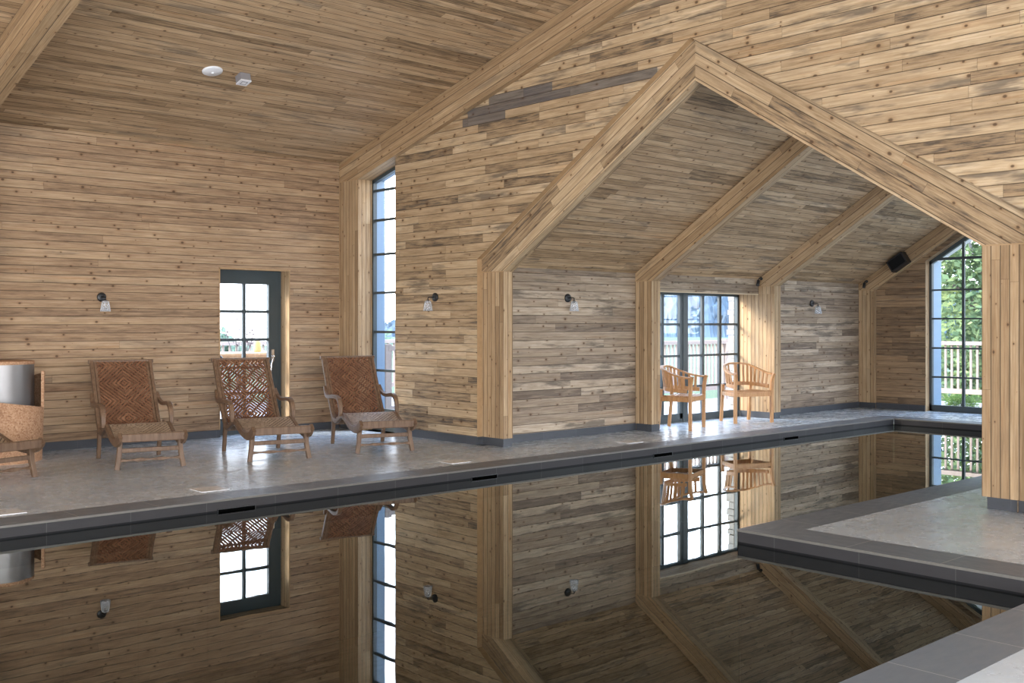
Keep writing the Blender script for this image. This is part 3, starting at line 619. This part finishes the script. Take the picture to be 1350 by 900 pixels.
# ---------------- cane loungers
def lounger(name='cane_lounger'):
    root = empty(name)
    H = .345
    L = lambda x: (x)
    def S(lst, x): return [Vector((x, -s, z)) for s, z in lst]
    rail = [(-.47,1.055),(-.37,.90),(-.235,.70),(-.10,.50),(.0,.375),(.075,.315),(.17,.295),(.28,.325),(.40,.38),(.50,.385),(.62,.345),(.76,.295),(.90,.272),(1.03,.270),(1.13,.288),(1.20,.325),(1.235,.362)]
    for x in (-1,1):
        m = MB(); pts = cr(S(rail, x*(H-.02)), 4); n=len(pts)
        m.sweep(pts, (1,0,0), [.052 if i<n*.45 else .062+.032*math.sin(PI*min(1,max(0,(i/n-.72)/.33))) for i in range(n)], .04); m.build('side_frame', OLDT, root)
        m = MB(); arm = [(-.245,.70),(-.17,.625),(-.06,.590),(.08,.592),(.22,.606),(.34,.602),(.425,.57),(.465,.505),(.475,.43),(.47,.385)]
        pts = cr([Vector((x*(H+.012+.022*math.sin(min(1,max(0,(s+.25)/.65))*PI)), -s, z)) for s,z in arm], 4); n=len(pts)
        m.sweep(pts, (1,0,0), [.034+.010*math.sin(PI*i/n) for i in range(n)], [.036+.018*math.sin(PI*i/n) for i in range(n)]); m.build('armrest', OLDT, root)
        m = MB(); m.sweep([(x*(H-.02),-.05,.32),(x*(H-.02),-.03,.16),(x*(H-.02),.012,.0)], (1,0,0), [.055,.048,.04], .042); m.build('leg', OLDT, root)
        m = MB(); m.sweep([(x*(H-.045),-1.09,.29),(x*(H-.035),-1.095,.15),(x*(H-.01),-1.115,.0)], (1,0,0), [.058,.05,.042], .048); m.build('leg', OLDT, root)
    def lat(name, s, z, h, w, ex=0.0, mat=OLDT, wavy=False):
        m = MB(); n=17 if wavy else 2; pts=[(-H+.03-ex+(2*H-.06+2*ex)*k/(n-1), -s, z) for k in range(n)]
        hh=[h*(1+.38*math.cos(2*PI*k/(n-1)*3)) for k in range(n)] if wavy else h
        m.sweep(pts, (0,1,0), hh, w); return m.build(name, mat, root, bevel=.002)
    lat('top_rail', -.475, 1.058, .042, .05, .045); lat('front_rail', 1.228, .335, .085, .045, -.005)
    lat('stretcher', 1.098, .195, .045, .026); lat('stretcher', 1.105, .095, .026, .026, 0, OLDT, True)
    lat('stretcher', .035, .27, .06, .024); lat('seat_bar', .50, .335, .04, .03)
    def panel(name, prof, off, mat, v0):
        m = MB(); pts = cr(S(prof, 0), 4); acc=v0; W=H-.045
        P=[]
        for i,p in enumerate(pts):
            if i: acc += (pts[i]-pts[i-1]).length
            t=(pts[min(i+1,len(pts)-1)]-pts[max(i-1,0)]).normalized(); nrm=Vector((0,-t.z,t.y)); nrm = nrm if nrm.z>0 else -nrm
            P.append((p+nrm*off, acc))
        for (a,va),(b,vb) in zip(P,P[1:]):
            m.poly([(-W,a.y,a.z),(W,a.y,a.z),(W,b.y,b.z),(-W,b.y,b.z)], uvs=[(-W,va),(W,va),(W,vb),(-W,vb)])
        o = m.build(name, mat, root); md=o.modifiers.new('s','SOLIDIFY'); md.thickness=.006; md.offset=-1; return o
    panel('woven_back', rail[:6], .012, CANE, -.30)
    panel('woven_seat', rail[5:], .020, CANE_LIT, .0)
    for x in (-1,1): m = MB(); m.sweep(cr(S([(s+.002,z+.012) for s,z in rail[:5]], x*(H-.058)),3), (1,0,0), .02, .03); m.build('inner_strip', OLDT, root)
    return root
LG = [((2.96,11.82),(.294,-.956),'cane lounger cut off by the left picture edge, in front of the cork tub'),
      ((4.94,11.79),(-.205,-.979),'cane lounger with wooden arms right of the cork tub, on open wall boards'),
      ((6.29,11.465),(-.225,-.974),'middle cane lounger standing in front of the side door'),
      ((7.655,11.246),(-.306,-.952),'cane lounger nearest the hall corner, in front of the tall narrow window')]
proto = lounger()
for i,(p,h,lab) in enumerate(LG):
    o = proto if i==0 else copy_tree(proto)
    o.location=(p[0],p[1],.0); o.rotation_euler=(0,0,math.atan2(h[0],-h[1])); tag(o, lab, 'lounge chair', 'woven cane loungers on the pool deck')

# ---------------- teak horseshoe armchairs
def armchair():
    root = empty('garden_armchair'); W=.325
    # plan curve of arm and back: front (y=-.0) ends to rear centre
    def plan(a, w=W, d=.50):   # a 0..1
        th = PI*a
        x = -w*math.cos(th); r = math.sin(th)
        y = d*(r**.85) if r>0 else 0
        if a<.5: x=-w*(abs(math.cos(th))**.55)
        else: x=w*(abs(math.cos(th))**.55)
        return x,y
    N=36
    top=[]; low=[]
    for k in range(N+1):
        a=k/N; x,y=plan(a,W+.012); z=.735+.150*math.sin(PI*a)**1.6; top.append(Vector((x,y-.01,z)))
        x,y=plan(a,W-.02,.455); low.append(Vector((x,y,.545+.03*math.sin(PI*a))))
    up=[Vector((0,0,1))]*(N+1)
    m=MB(); m.sweep(top,(0,0,1),[.058-.008*math.sin(PI*k/N) for k in range(N+1)],.026); m.build('top_rail', TEAK, root)
    m=MB(); m.sweep(low[1:-1],(0,0,1),.022,.055); m.build('lower_rail', TEAK, root)
    for k in range(15):
        a=(k+1.1)/(16.2); i=a*N; j=int(i); f_=i-j; T=top[j].lerp(top[j+1],f_); B=low[j].lerp(low[j+1],f_); tt=(top[j+1]-top[j]); tt.z=0
        m=MB(); wd=.034 if k!=7 else .055; m.sweep([B+Vector((0,0,-.01)),T+Vector((0,0,-.008))], tt.normalized(), .013, wd); m.build('back_slat', TEAK, root)
    for s in (-1,1):
        m=MB(); m.sweep(cr([(s*W,.0,0),(s*W,.0,.22),(s*W,.0,.45),(s*W,-.005,.60),(s*(W+.008),-.02,.70),(s*(W+.022),-.032,.748)],4),(1,0,0),[.046]*16+[.046,.046,.042,.04,.05][:5],.046); m.build('leg', TEAK, root)
        m=MB(); m.sweep([(s*(W-.075),.50,0),(s*(W-.075),.475,.25),(s*(W-.075),.452,.57)],(1,0,0),.044,.044); m.build('leg', TEAK, root)
        m=MB(); m.sweep([(s*(W-.005),.0,.43),(s*(W-.07),.46,.43)],(0,0,1),.022,.062); m.build('apron', TEAK, root)
    for y,ww in ((-.002,W-.02),(.462,W-.09)):
        m=MB(); m.sweep([(-ww,y,.43),(ww,y,.43)],(0,0,1),.022,.062); m.build('apron', TEAK, root)
    for k in range(7):
        y=.005+k*.066; ww=(W-.012)-(.07)*y/.46; m=MB()
        m.sweep([(-ww,y,.474),(-ww*.5,y,.464),(0,y,.460),(ww*.5,y,.464),(ww,y,.474)],(0,1,0),.018,.056); m.build('seat_slat', TEAK, root)
    return root
ac = armchair()
def setc(o, L_, R_, lab):
    L_=Vector(L_); R_=Vector(R_); mid=(L_+R_)/2; d=(R_-L_).normalized(); o.location=(mid.x,mid.y,0); o.rotation_euler=(0,0,math.atan2(d.y,d.x)); tag(o, lab, 'armchair', 'teak armchairs before the french doors')
setc(ac,(11.865,9.30),(12.51,9.545),'curved back teak armchair partly hidden behind the boxed post')
ac2=copy_tree(ac); setc(ac2,(13.244,9.53),(13.855,9.30),'curved back teak armchair standing right of the other, fully in view')

# ---------------- cork tub with steel cylinder
tx,ty=3.75,12.36
root=empty('cork_tub',(tx,ty,0)); tag(root,'round cork tub with spiral cut rim against the board wall','planter')
m=MB(); N=64; ro=.445; a0=math.radians(-33)
def rimz(q): return .58+.40*q
for k in range(N):
    q0,q1=k/N,(k+1)/N; A0=a0-2*PI*q0; A1=a0-2*PI*q1
    for (r,fl_) in ((ro,0),(ro-.03,1)):
        b_=1-.09*0
        P=[(r*.93*math.cos(A0),r*.93*math.sin(A0),0),(r*.93*math.cos(A1),r*.93*math.sin(A1),0),(r*math.cos(A1),r*math.sin(A1),rimz(q1)),(r*math.cos(A0),r*math.sin(A0),rimz(q0))]
        m.poly(P if fl_ else P[::-1], smooth=True)
    m.poly([(ro*math.cos(A0),ro*math.sin(A0),rimz(q0)),(ro*math.cos(A1),ro*math.sin(A1),rimz(q1)),((ro-.03)*math.cos(A1),(ro-.03)*math.sin(A1),rimz(q1)),((ro-.03)*math.cos(A0),(ro-.03)*math.sin(A0),rimz(q0))])
c0,s0=math.cos(a0),math.sin(a0); m.poly([(ro*c0,ro*s0,.58),((ro-.03)*c0,(ro-.03)*s0,.58),((ro-.03)*c0,(ro-.03)*s0,.98),(ro*c0,ro*s0,.98)])
m.lathe([(0,.01),(ro*.93,.0)],seg=40)
m.build('tub_wall', CORK, root)
root2=empty('steel_cylinder',(tx,ty,.01)); tag(root2,'brushed steel cylinder standing inside the cork tub','container')
m=MB(); m.lathe([(0,0),(.325,0),(.335,.02),(.335,1.045)],seg=48); m.build('cylinder_body', simple('brushed dark steel',(.26,.245,.24),.48,.5,1.0,.15,3), root2)
m=MB(); m.lathe([(.335,1.045),(.338,1.05),(.338,1.075),(.33,1.082),(0,1.082)],seg=48); tag(m.build('cork_lid', CORK, root2),'cork lid')

# ---------------- wall lamps
def sconce(nrm, loc, lab):
    rz=math.atan2(nrm[1],nrm[0]); root=empty('wall_lamp',loc,rz); tag(root,lab,'wall lamp','wall lamps with clear glass shades')
    m=MB(); m.lathe([(0,0.0),(.056,.0),(.056,.014),(.050,.020),(.02,.022),(0,.022)],(0,0,0),(1,0,0),24); m.build('backplate', BLACK, root)
    m=MB(); m.tube([(.02,0,0),(.105,0,0),(.118,0,-.004),(.124,0,-.016),(.124,0,-.05)],.0065,8); m.lathe([(0,-.035),(.02,-.035),(.02,-.068),(0,-.068)],(.124,0,0),(0,0,1),14); m.build('lamp_arm', BLACK, root)
    m=MB(); m.lathe([(.020,-.045),(.040,-.05),(.046,-.075),(.062,-.175),(.060,-.175),(.044,-.075),(.038,-.052),(.020,-.047)],(.124,0,0),(0,0,1),28); m.build('glass_shade', SHADE, root)
sconce((0,-1),(5.09,YA,1.82),'wall lamp left of the side door above the loungers')
sconce((-1,0),(XB,10.845,1.838),'wall lamp on the gable wall left of the portal')
sconce((0,-1),(10.05,YC,1.835),'wall lamp between portal and first annexe post')
sconce((0,-1),(15.92,YC,1.838),'wall lamp at the far end right of the armchairs')

# ---------------- ceiling devices
sl=math.atan(HM)
def on_ceiling(x,y,d=0.0): return Vector((x,y,hz(y)-d))
o=empty('ceiling_disc',on_ceiling(5.57,11.034)); o.rotation_euler=(-sl,0,0); tag(o,'round white ceiling speaker on the hall ceiling','ceiling device')
m=MB(); m.lathe([(.112,-.0),(.112,-.012),(.10,-.02),(.03,-.028),(0,-.03)],seg=32); m.build('disc_body', WHITE, o)
m=MB(); m.lathe([(.022,-.027),(.018,-.036),(0,-.038)],seg=16); m.build('sensor_lens', simple('bright lens',(.85,.85,.87),.15,.5), o)
o=empty('ceiling_sensor',on_ceiling(5.934,11.02)); o.rotation_euler=(-sl,0,0); tag(o,'small square sensor box beside the round white disc','ceiling device')
m=MB(); m.box((-.062,-.062,-.085),(.062,.062,.0)); m.build('sensor_body', GREYP, o, bevel=.004)
m=MB(); m.box((-.064,-.064,-.098),(.064,.064,-.084)); m.build('sensor_cover', WHITE, o, bevel=.003)
m=MB()
for a,b,c_,d in ((-.035,-.035,.035,-.028),(-.035,.028,.035,.035),(-.035,-.035,-.028,.035),(.028,-.035,.035,.035)): m.box((a,b,-.1),(c_,d,-.0975))
m.build('sensor_grille', GREYP, o)
# loudspeaker on the last frame
an=math.atan(AM); ysp=9.085; o=empty('loudspeaker',(17.36,ysp,az(ysp)-.165)); o.rotation_euler=(-an,0,0); tag(o,'black rounded loudspeaker on the last annexe rafter','speaker')
m=MB(); m.box((-.09,-.165,-.105),(.06,.165,.105)); m.build('speaker_body', BLACK, o, bevel=.05)
m=MB(); m.box((-.096,-.14,-.082),(-.088,.14,.082)); m.build('speaker_grille', simple('black mesh',(.006,.006,.007),.8,.2), o, bevel=.003)
m=MB(); m.box((.05,-.03,-.03),(.10,.03,.03)); m.build('speaker_bracket', BLACK, o)
for x,y,z,lab in ((14.32,9.84,2.19,'small black spotlight on the rafter above the armchairs'),(17.40,9.74,2.225,'small black spotlight at the foot of the last rafter')):
    o=empty('spotlight',(x,y,z)); tag(o,lab,'spotlight','small black spotlights under the rafters')
    m=MB(); m.lathe([(0,.0),(.026,.0),(.026,-.085),(.022,-.09),(0,-.088)],(-.03,0,-.01),(.25,0,1),16); m.build('lamp_body', BLACK, o)
    m=MB(); m.tube([(.05,0,.02),(.0,0,.03),(-.03,0,.0)],.008,8); m.lathe([(0,0),(.025,0),(.025,.012),(0,.012)],(.052,0,.02),(-1,0,0),14); m.build('mounting_arm', BLACK, o)

# ---------------- outside: paving, meadow, haze tinted woodland
m=MB(); m.box((-8,13.26,-.3),(14,18.6,-.03)); m.box((9.1,10.33,-.3),(20.5,13.3,-.03)); m.box((17.95,-3,-.3),(20.5,10.4,-.03))
struct(m.build('floor', PAVE), 'pale paved terrace outside the windows', 'terrace')
def gz(azd, r):
    k=min(1,max(0,(azd-55)/4)); return -.7 - max(0,r-22)*(.0135*k) - (.004*(1-k))*max(0,min(r,200)-22)
m=MB(); ang=[a*2.0 for a in range(-46,70)]; rad=[12,22,40,70,120,200,300]
for a,b in zip(ang,ang[1:]):
    for r0,r1 in zip(rad,rad[1:]):
        P=[]
        for (q,r) in ((a,r0),(a,r1),(b,r1),(b,r0)): P.append((r*math.cos(math.radians(q)),r*math.sin(math.radians(q)),gz(q,r)))
        m.poly(P,smooth=True)
g_=m.build('ground', GRASS); struct(g_,'green meadow beyond the terrace railings','meadow')
m=MB(); RR=random.Random(3); prev=None
prof=lambda a: 11.5 if a<44 else (11.5-(a-44)*.95 if a<56 else -4)
na=260
cols=[]
for k in range(na):
    a=18+ (57-18)*k/(na-1); h=prof(a)*(1+.10*math.sin(a*3.1)+.06*math.sin(a*9.7))+RR.uniform(-.5,.5)
    ca_,sa_=math.cos(math.radians(a)),math.sin(math.radians(a)); base=gz(a,235)
    row=[(225*ca_,225*sa_,base-1)]
    for j in range(1,9):
        t=j/8; r=228+75*t+RR.uniform(-4,4); row.append((r*ca_,r*sa_,base+(h-base)*(t**.7)+RR.uniform(-.45,.45)*(1+t)))
    row.append((330*ca_,330*sa_,base-1)); cols.append(row)
for A,B in zip(cols,cols[1:]):
    for j in range(len(A)-1): m.poly([A[j],B[j],B[j+1],A[j+1]])
struct(m.build('ground', FOREST),'wooded hillside far beyond the meadow','hillside')
# pale stone pier outside the french doors
m=MB(); RR=random.Random(11); z=-.1
while z<2.1:
    h=RR.uniform(.07,.14); d=RR.uniform(-.03,.03); m.box((14.335,GY+.07,z),(14.75,GY+.20+RR.uniform(-.03,.03),z+h-.008)); z+=h
struct(m.build('trim_7', STONE),'rough pale stone jamb outside the french doors','stone pier')

# ---------------- terrace railings
def railing(p, q, lab, group, posts=3, sp_=.125, full=True):
    p=Vector(p); q=Vector(q); d=q-p; Ln=d.length; d.normalize(); root=empty('terrace_railing',(p.x,p.y,-.03),math.atan2(d.y,d.x)); tag(root,lab,'railing',group)
    m=MB(); m.box((0,-.06,1.12),(Ln,.06,1.19)); m.build('top_rail', RAILW, root, bevel=.004)
    m=MB(); m.box((0,-.03,.20),(Ln,.03,.29)); m.build('bottom_rail', RAILW, root)
    for k in range(posts):
        x=Ln*k/(posts-1); m=MB(); m.box((x-.055,-.055,0),(x+.055,.055,1.22)); m.build('post', RAILW, root, bevel=.004)
    n=int(Ln/sp_); m=MB(); m.box((-.019,-.014,.28),(.019,.014,1.13)); b0=m.build('baluster', RAILW, root)
    b0.location=(sp_*.5,0,0)
    for k in range(1,min(n,98)):
        b=b0.copy(); C.objects.link(b); b.parent=root; b.location=(sp_*(k+.5),0,0)
railing((9.4,13.05,0),(19.9,13.05,0),'timber railing on the terrace behind the french doors','terrace railings',6,.115)
railing((19.9,1.6,0),(19.9,12.9,0),'timber railing outside the annexe gable window','terrace railings',6,.122)
railing((3.5,18.3,0),(14.5,18.3,0),'timber railing on the terrace outside the side door','terrace railings',5,.14)

# ---------------- trees
def tree_mesh(seed, h, rx, rz, n, ls, trunk, mats, root, lean=0.0):
    RR=random.Random(seed); m=MB()
    blobs=[]
    for k in range(16):
        a=RR.uniform(0,2*PI); r=rx*math.sqrt(RR.random())*.8; blobs.append((r*math.cos(a), r*math.sin(a), h-rz+RR.uniform(-1,1)*rz*.8, RR.uniform(.3,.55)*rx))
    for k in range(n):
        bx,by,bz_,br=RR.choice(blobs); d=Vector((RR.gauss(0,1),RR.gauss(0,1),RR.gauss(0,1))).normalized()*br*(.55+.45*RR.random()); p=Vector((bx,by,bz_))+d
        a=Vector((RR.gauss(0,1),RR.gauss(0,1),RR.gauss(0,.6))).normalized(); b=a.orthogonal().normalized(); s=ls*RR.uniform(.6,1.3)
        m.poly([p-a*s-b*s*.15,p-b*s*.55,p+a*s,p+b*s*.55], uvs=[(0,0)]*4)
    m.build('foliage', mats, root)
    m=MB(); m.tube(cr([(0,0,-.8),(lean*.3,0,h*.2),(lean*.6,.1,h*.45),(lean,.0,h*.75)],3),[.20,.19,.18,.17,.16,.14,.12,.10,.08,.05],8)
    for k in range(5):
        a=RR.uniform(0,2*PI); z0=h*RR.uniform(.2,.5); e_=Vector((math.cos(a)*rx*.7,math.sin(a)*rx*.7,z0+h*.28)); m.tube([(lean*.4,0,z0),Vector((lean*.4,0,z0)).lerp(e_,.5)+Vector((0,0,.1)),e_],[.09,.06,.03],6)
    m.build('trunk', BARK, root)
TR=[(24.4,10.4,6.6,2.7,3.3,LEAF,5200,'leafy green tree right behind the gable window railing'),(29.5,18.2,7.6,2.7,3.9,LEAF2,4600,'blue green tree behind the gable window, left of the leafy one'),
    (31.0,11.6,9.,3.4,4.6,LEAF,4200,'tall tree farther back behind the gable window'),(38.5,19.0,10.,4.4,5.2,LEAF2,3600,'distant broad tree beyond the railing corner'),(24.8,4.6,7.0,2.4,3.4,LEAF,3000,'green tree behind the hidden right half of the gable window'),(32.,4.0,9.,3.,4.6,LEAF2,2400,'broad tree behind the right half of the gable window')]
for i,(x,y,h,rx,rz,mt,n,lab) in enumerate(TR):
    root=empty('garden_tree',(x,y,-.7)); tag(root,lab,'tree','trees beyond the gable window'); tree_mesh(20+i,h,rx,rz,n*3,.10,1,mt,root,.5 if i%2 else -.4)
for i,(x,y,h,rx,rz,lab) in enumerate(((36.,71.,2.4,2.4,1.6,'low round tree on the left horizon outside the side door'),(43.5,68.,3.0,5.0,1.8,'green clump of trees on the horizon outside the side door'))):
    root=empty('garden_tree',(x,y,gz(62,78)-.4)); tag(root,lab,'tree','trees outside the side door'); tree_mesh(60+i,h,rx,rz,900,.4,1,LEAF2,root)
RR=random.Random(5)
for i,(x,y) in enumerate(((21.2,8.0),(21.3,9.75),(21.2,11.5),(21.4,13.3),(21.3,6.2))):
    root=empty('garden_bush',(x,y,-.7)); tag(root,['low bright bush below the railing','low bright bush under the railing beside the first','low bush at the foot of the leafy tree','low bush at the terrace railing corner','low bush outside the right part of the gable window'][i],'bush','bushes along the gable railing')
    m=MB()
    for k in range(1500):
        d=Vector((RR.gauss(0,1),RR.gauss(0,1),RR.gauss(0,1))).normalized(); d=Vector((d.x*.8,d.y*.75,abs(d.z)*.85))*RR.uniform(.6,1); a=Vector((RR.gauss(0,1),RR.gauss(0,1),RR.gauss(0,1))).normalized(); b=a.orthogonal().normalized(); s=.06
        m.poly([d-a*s,d-b*s*.5,d+a*s,d+b*s*.5],uvs=[(0,0)]*4)
    m.build('foliage', LEAF3, root)
    m=MB()
    for k in range(4): m.tube([(0,0,-.05),(RR.uniform(-.3,.3),RR.uniform(-.3,.3),.5)],.015,5)
    m.build('stems', BARK, root)
for i,(x,y,sc) in enumerate(((18.9,8.05,.36),(19.0,8.75,.40),(18.9,9.45,.36))):
    o=copy_tree(bpy.data.objects['garden_bush']); o.location=(x,y,-.03); o.scale=(sc,sc,sc*.75)
    o['label']=['small leafy clump on the paving before the gable window railing, nearest the hidden side','small leafy clump on the paving before the railing, in the middle','small leafy clump on the paving before the railing, at the left jamb'][i]
# small bare branched shrub seen over the door's transom
root=empty('garden_shrub',(8.55,16.0,-.03)); tag(root,'thin shrub with dark leaves outside the side door','shrub','plants outside the side door')
m=MB(); m2=MB(); RR=random.Random(9)
for k in range(9):
    a=RR.uniform(0,2*PI); e_=Vector((math.cos(a)*.22,math.sin(a)*.22,RR.uniform(1.25,1.62))); m.tube([(0,0,.4),e_*.55+Vector((0,0,.3)),e_],[.012,.008,.004],5)
    for j in range(5):
        p=e_+Vector((RR.uniform(-.05,.05),RR.uniform(-.05,.05),RR.uniform(-.12,.04))); v=Vector((RR.gauss(0,1),RR.gauss(0,1),RR.gauss(0,1))).normalized(); b=v.orthogonal().normalized(); m2.poly([p-v*.035,p-b*.02,p+v*.035,p+b*.02],uvs=[(0,0)]*4)
m.build('stems', BARK, root); m2.build('foliage', simple('dark plum leaves',(.05,.03,.03),.7,.2), root)
m=MB(); m.lathe([(0,0),(.16,0),(.2,.4),(.18,.42),(0,.40)],seg=20); m.build('plant_pot', GREYP, root)
# outdoor table, terracotta pot, chair arm
def planks(name, parent, a, b, n, axis, mat):
    m=MB(); a=Vector(a); b=Vector(b)
    for k in range(n):
        if axis=='y': y0=a.y+(b.y-a.y)*k/n; y1=a.y+(b.y-a.y)*(k+1)/n-.006; m.box((a.x,y0,a.z),(b.x,y1,b.z))
    return m.build(name, mat, parent, bevel=.002)
TW=grainy('light outdoor timber',(.44,.25,.14),(.60,.38,.22),2,.6)
root=empty('outdoor_table',(7.95,14.9,-.03),.1); tag(root,'light timber outdoor table seen through the side door','table')
planks('tabletop',root,(-1.1,-.45,1.05),(1.1,.45,1.085),7,'y',TW)
m=MB(); m.box((-1.05,-.42,.93),(1.05,-.39,1.05)); m.box((-1.05,.39,.93),(1.05,.42,1.05)); m.box((-1.05,-.42,.93),(-1.02,.42,1.05)); m.box((1.02,-.42,.93),(1.05,.42,1.05)); m.build('apron',TW,root)
for sx in (-1,1):
    for sy in (-1,1): m=MB(); m.box((sx*1.0-.04,sy*.38-.04,0),(sx*1.0+.04,sy*.38+.04,.93)); m.build('leg',TW,root)
o=empty('terracotta_pot',(8.33,15.0,1.056)); tag(o,'orange terracotta pot standing on the outdoor table','pot')
m=MB(); m.lathe([(0,0),(.055,0),(.06,.02),(.05,.15),(.045,.17),(.038,.17),(.04,.15),(.045,.03),(0,.02)],seg=20); m.build('pot_body', simple('terracotta',(.62,.33,.14),.7,.3), o)
o=empty('outdoor_chair',(7.15,14.25,-.03)); tag(o,'dark curved metal garden chair outside the side door','chair')
m=MB(); m.tube(cr([(-.32,.0,.0),(-.30,0,.5),(-.2,0,1.02),(.0,0,1.12),(.2,0,1.02),(.30,0,.78),(.33,0,.0)],5),.016,8); m.build('back_hoop',BLACK,o)
m=MB(); m.tube([(-.3,-.45,0),(-.3,-.45,.45),(-.3,0,.46)],.014,8); m.tube([(.3,-.45,0),(.3,-.45,.45),(.3,0,.46)],.014,8); m.build('front_legs',BLACK,o)
m=MB(); m.box((-.3,-.45,.44),(.3,.0,.465)); m.build('seat',BLACK,o,bevel=.005)

# ------------------------------------------------------------------ light
wd=bpy.data.worlds.new('World'); bpy.context.scene.world=wd; wd.use_nodes=True; nt=wd.node_tree; nt.nodes.clear()
out=nt.nodes.new('ShaderNodeOutputWorld'); bg=nt.nodes.new('ShaderNodeBackground'); tc=nt.nodes.new('ShaderNodeTexCoord'); sx=nt.nodes.new('ShaderNodeSeparateXYZ'); rp=nt.nodes.new('ShaderNodeValToRGB')
nt.links.new(tc.outputs['Generated'],sx.inputs[0]); nt.links.new(sx.outputs[2],rp.inputs[0]); nt.links.new(rp.outputs[0],bg.inputs[0]); nt.links.new(bg.outputs[0],out.inputs[0])
e_=rp.color_ramp.elements; e_[0].position=0.0; e_[0].color=(.88,.92,1,1); e_[1].position=.6; e_[1].color=(.55,.72,1,1); x=e_.new(.12); x.color=(.80,.88,1,1)
bg.inputs[1].default_value=6.5
def portal(loc, size, rot):
    l=bpy.data.lights.new('daylight portal','AREA'); l.shape='RECTANGLE'; l.size,l.size_y=size; l.cycles.is_portal=True
    o=bpy.data.objects.new('daylight_portal',l); o.location=loc; o.rotation_euler=rot; C.objects.link(o)
# area light -Z axis points into the room
portal((7.17,13.30,1.12),(1.1,2.3),(PI/2,0,PI)) if False else None
def portal_dir(loc, w, h, d):
    z=-Vector(d); q=z.to_track_quat('Z','Y'); l=bpy.data.lights.new('daylight portal','AREA'); l.shape='RECTANGLE'; l.size=w; l.size_y=h; l.cycles.is_portal=True
    o=bpy.data.objects.new('daylight_portal',l); o.location=loc; o.rotation_mode='QUATERNION'; o.rotation_quaternion=q; C.objects.link(o)
portal_dir((7.17,13.32,1.1),1.2,2.3,(0,-1,0)); portal_dir((9.0,12.15,1.9),1.0,3.9,(-1,0,0)); portal_dir((12.95,10.45,1.0),2.9,2.1,(0,-1,0)); portal_dir((17.8,6.72,1.95),4.2,3.9,(-1,0,0))
# added area lights in the unseen glazed openings, to brighten the interior
def daylight(loc, w, h, d, power, col=(.95,.98,1)):
    q=(-Vector(d)).to_track_quat('Z','Y'); l=bpy.data.lights.new('added interior fill','AREA'); l.shape='RECTANGLE'; l.size=w; l.size_y=h; l.energy=power; l.color=col
    o=bpy.data.objects.new('window_daylight',l); o.location=loc; o.rotation_mode='QUATERNION'; o.rotation_quaternion=q; C.objects.link(o)
for (a,b),pw_ in zip(NW,(230,240,190,60)): daylight(((a+b)/2,YS-.06,1.45),b-a,2.9,(0,1,0),pw_)
daylight((XL-.06,5.0,1.5),5.6,3.0,(1,0,0),330); daylight((13.0,YR-.06,1.1),4.8,1.9,(0,1,0),90,(.84,.92,1))

sl_=bpy.data.lights.new('hazy sun','SUN'); sl_.energy=6.0; sl_.angle=.30; sl_.color=(1,.90,.76)
so=bpy.data.objects.new('hazy_sun',sl_); so.rotation_mode='QUATERNION'; so.rotation_quaternion=Vector((-.72,.55,.46)).to_track_quat('Z','Y'); so.location=(0,30,20); C.objects.link(so)

# ------------------------------------------------------------------ camera and view
cd=bpy.data.cameras.new('Camera'); cam=bpy.data.objects.new('Camera',cd); C.objects.link(cam); bpy.context.scene.camera=cam
cam.location=(0,0,1.5); cam.rotation_euler=(PI/2,0,.8298-PI/2); cd.sensor_width=36; cd.lens=36*1408/1350; cd.shift_y=-23.8/1350; cd.clip_end=2000
s=bpy.context.scene
s.view_settings.view_transform='Standard'; s.view_settings.look='None'; s.view_settings.exposure=0.75; s.view_settings.gamma=1.0; s.view_settings.use_curve_mapping=False
s.cycles.max_bounces=10; s.cycles.diffuse_bounces=6; s.cycles.glossy_bounces=5; s.cycles.transparent_max_bounces=16; s.cycles.transmission_bounces=4
s.cycles.sample_clamp_indirect=6; s.cycles.caustics_reflective=False; s.cycles.caustics_refractive=False; s.cycles.use_denoising=True
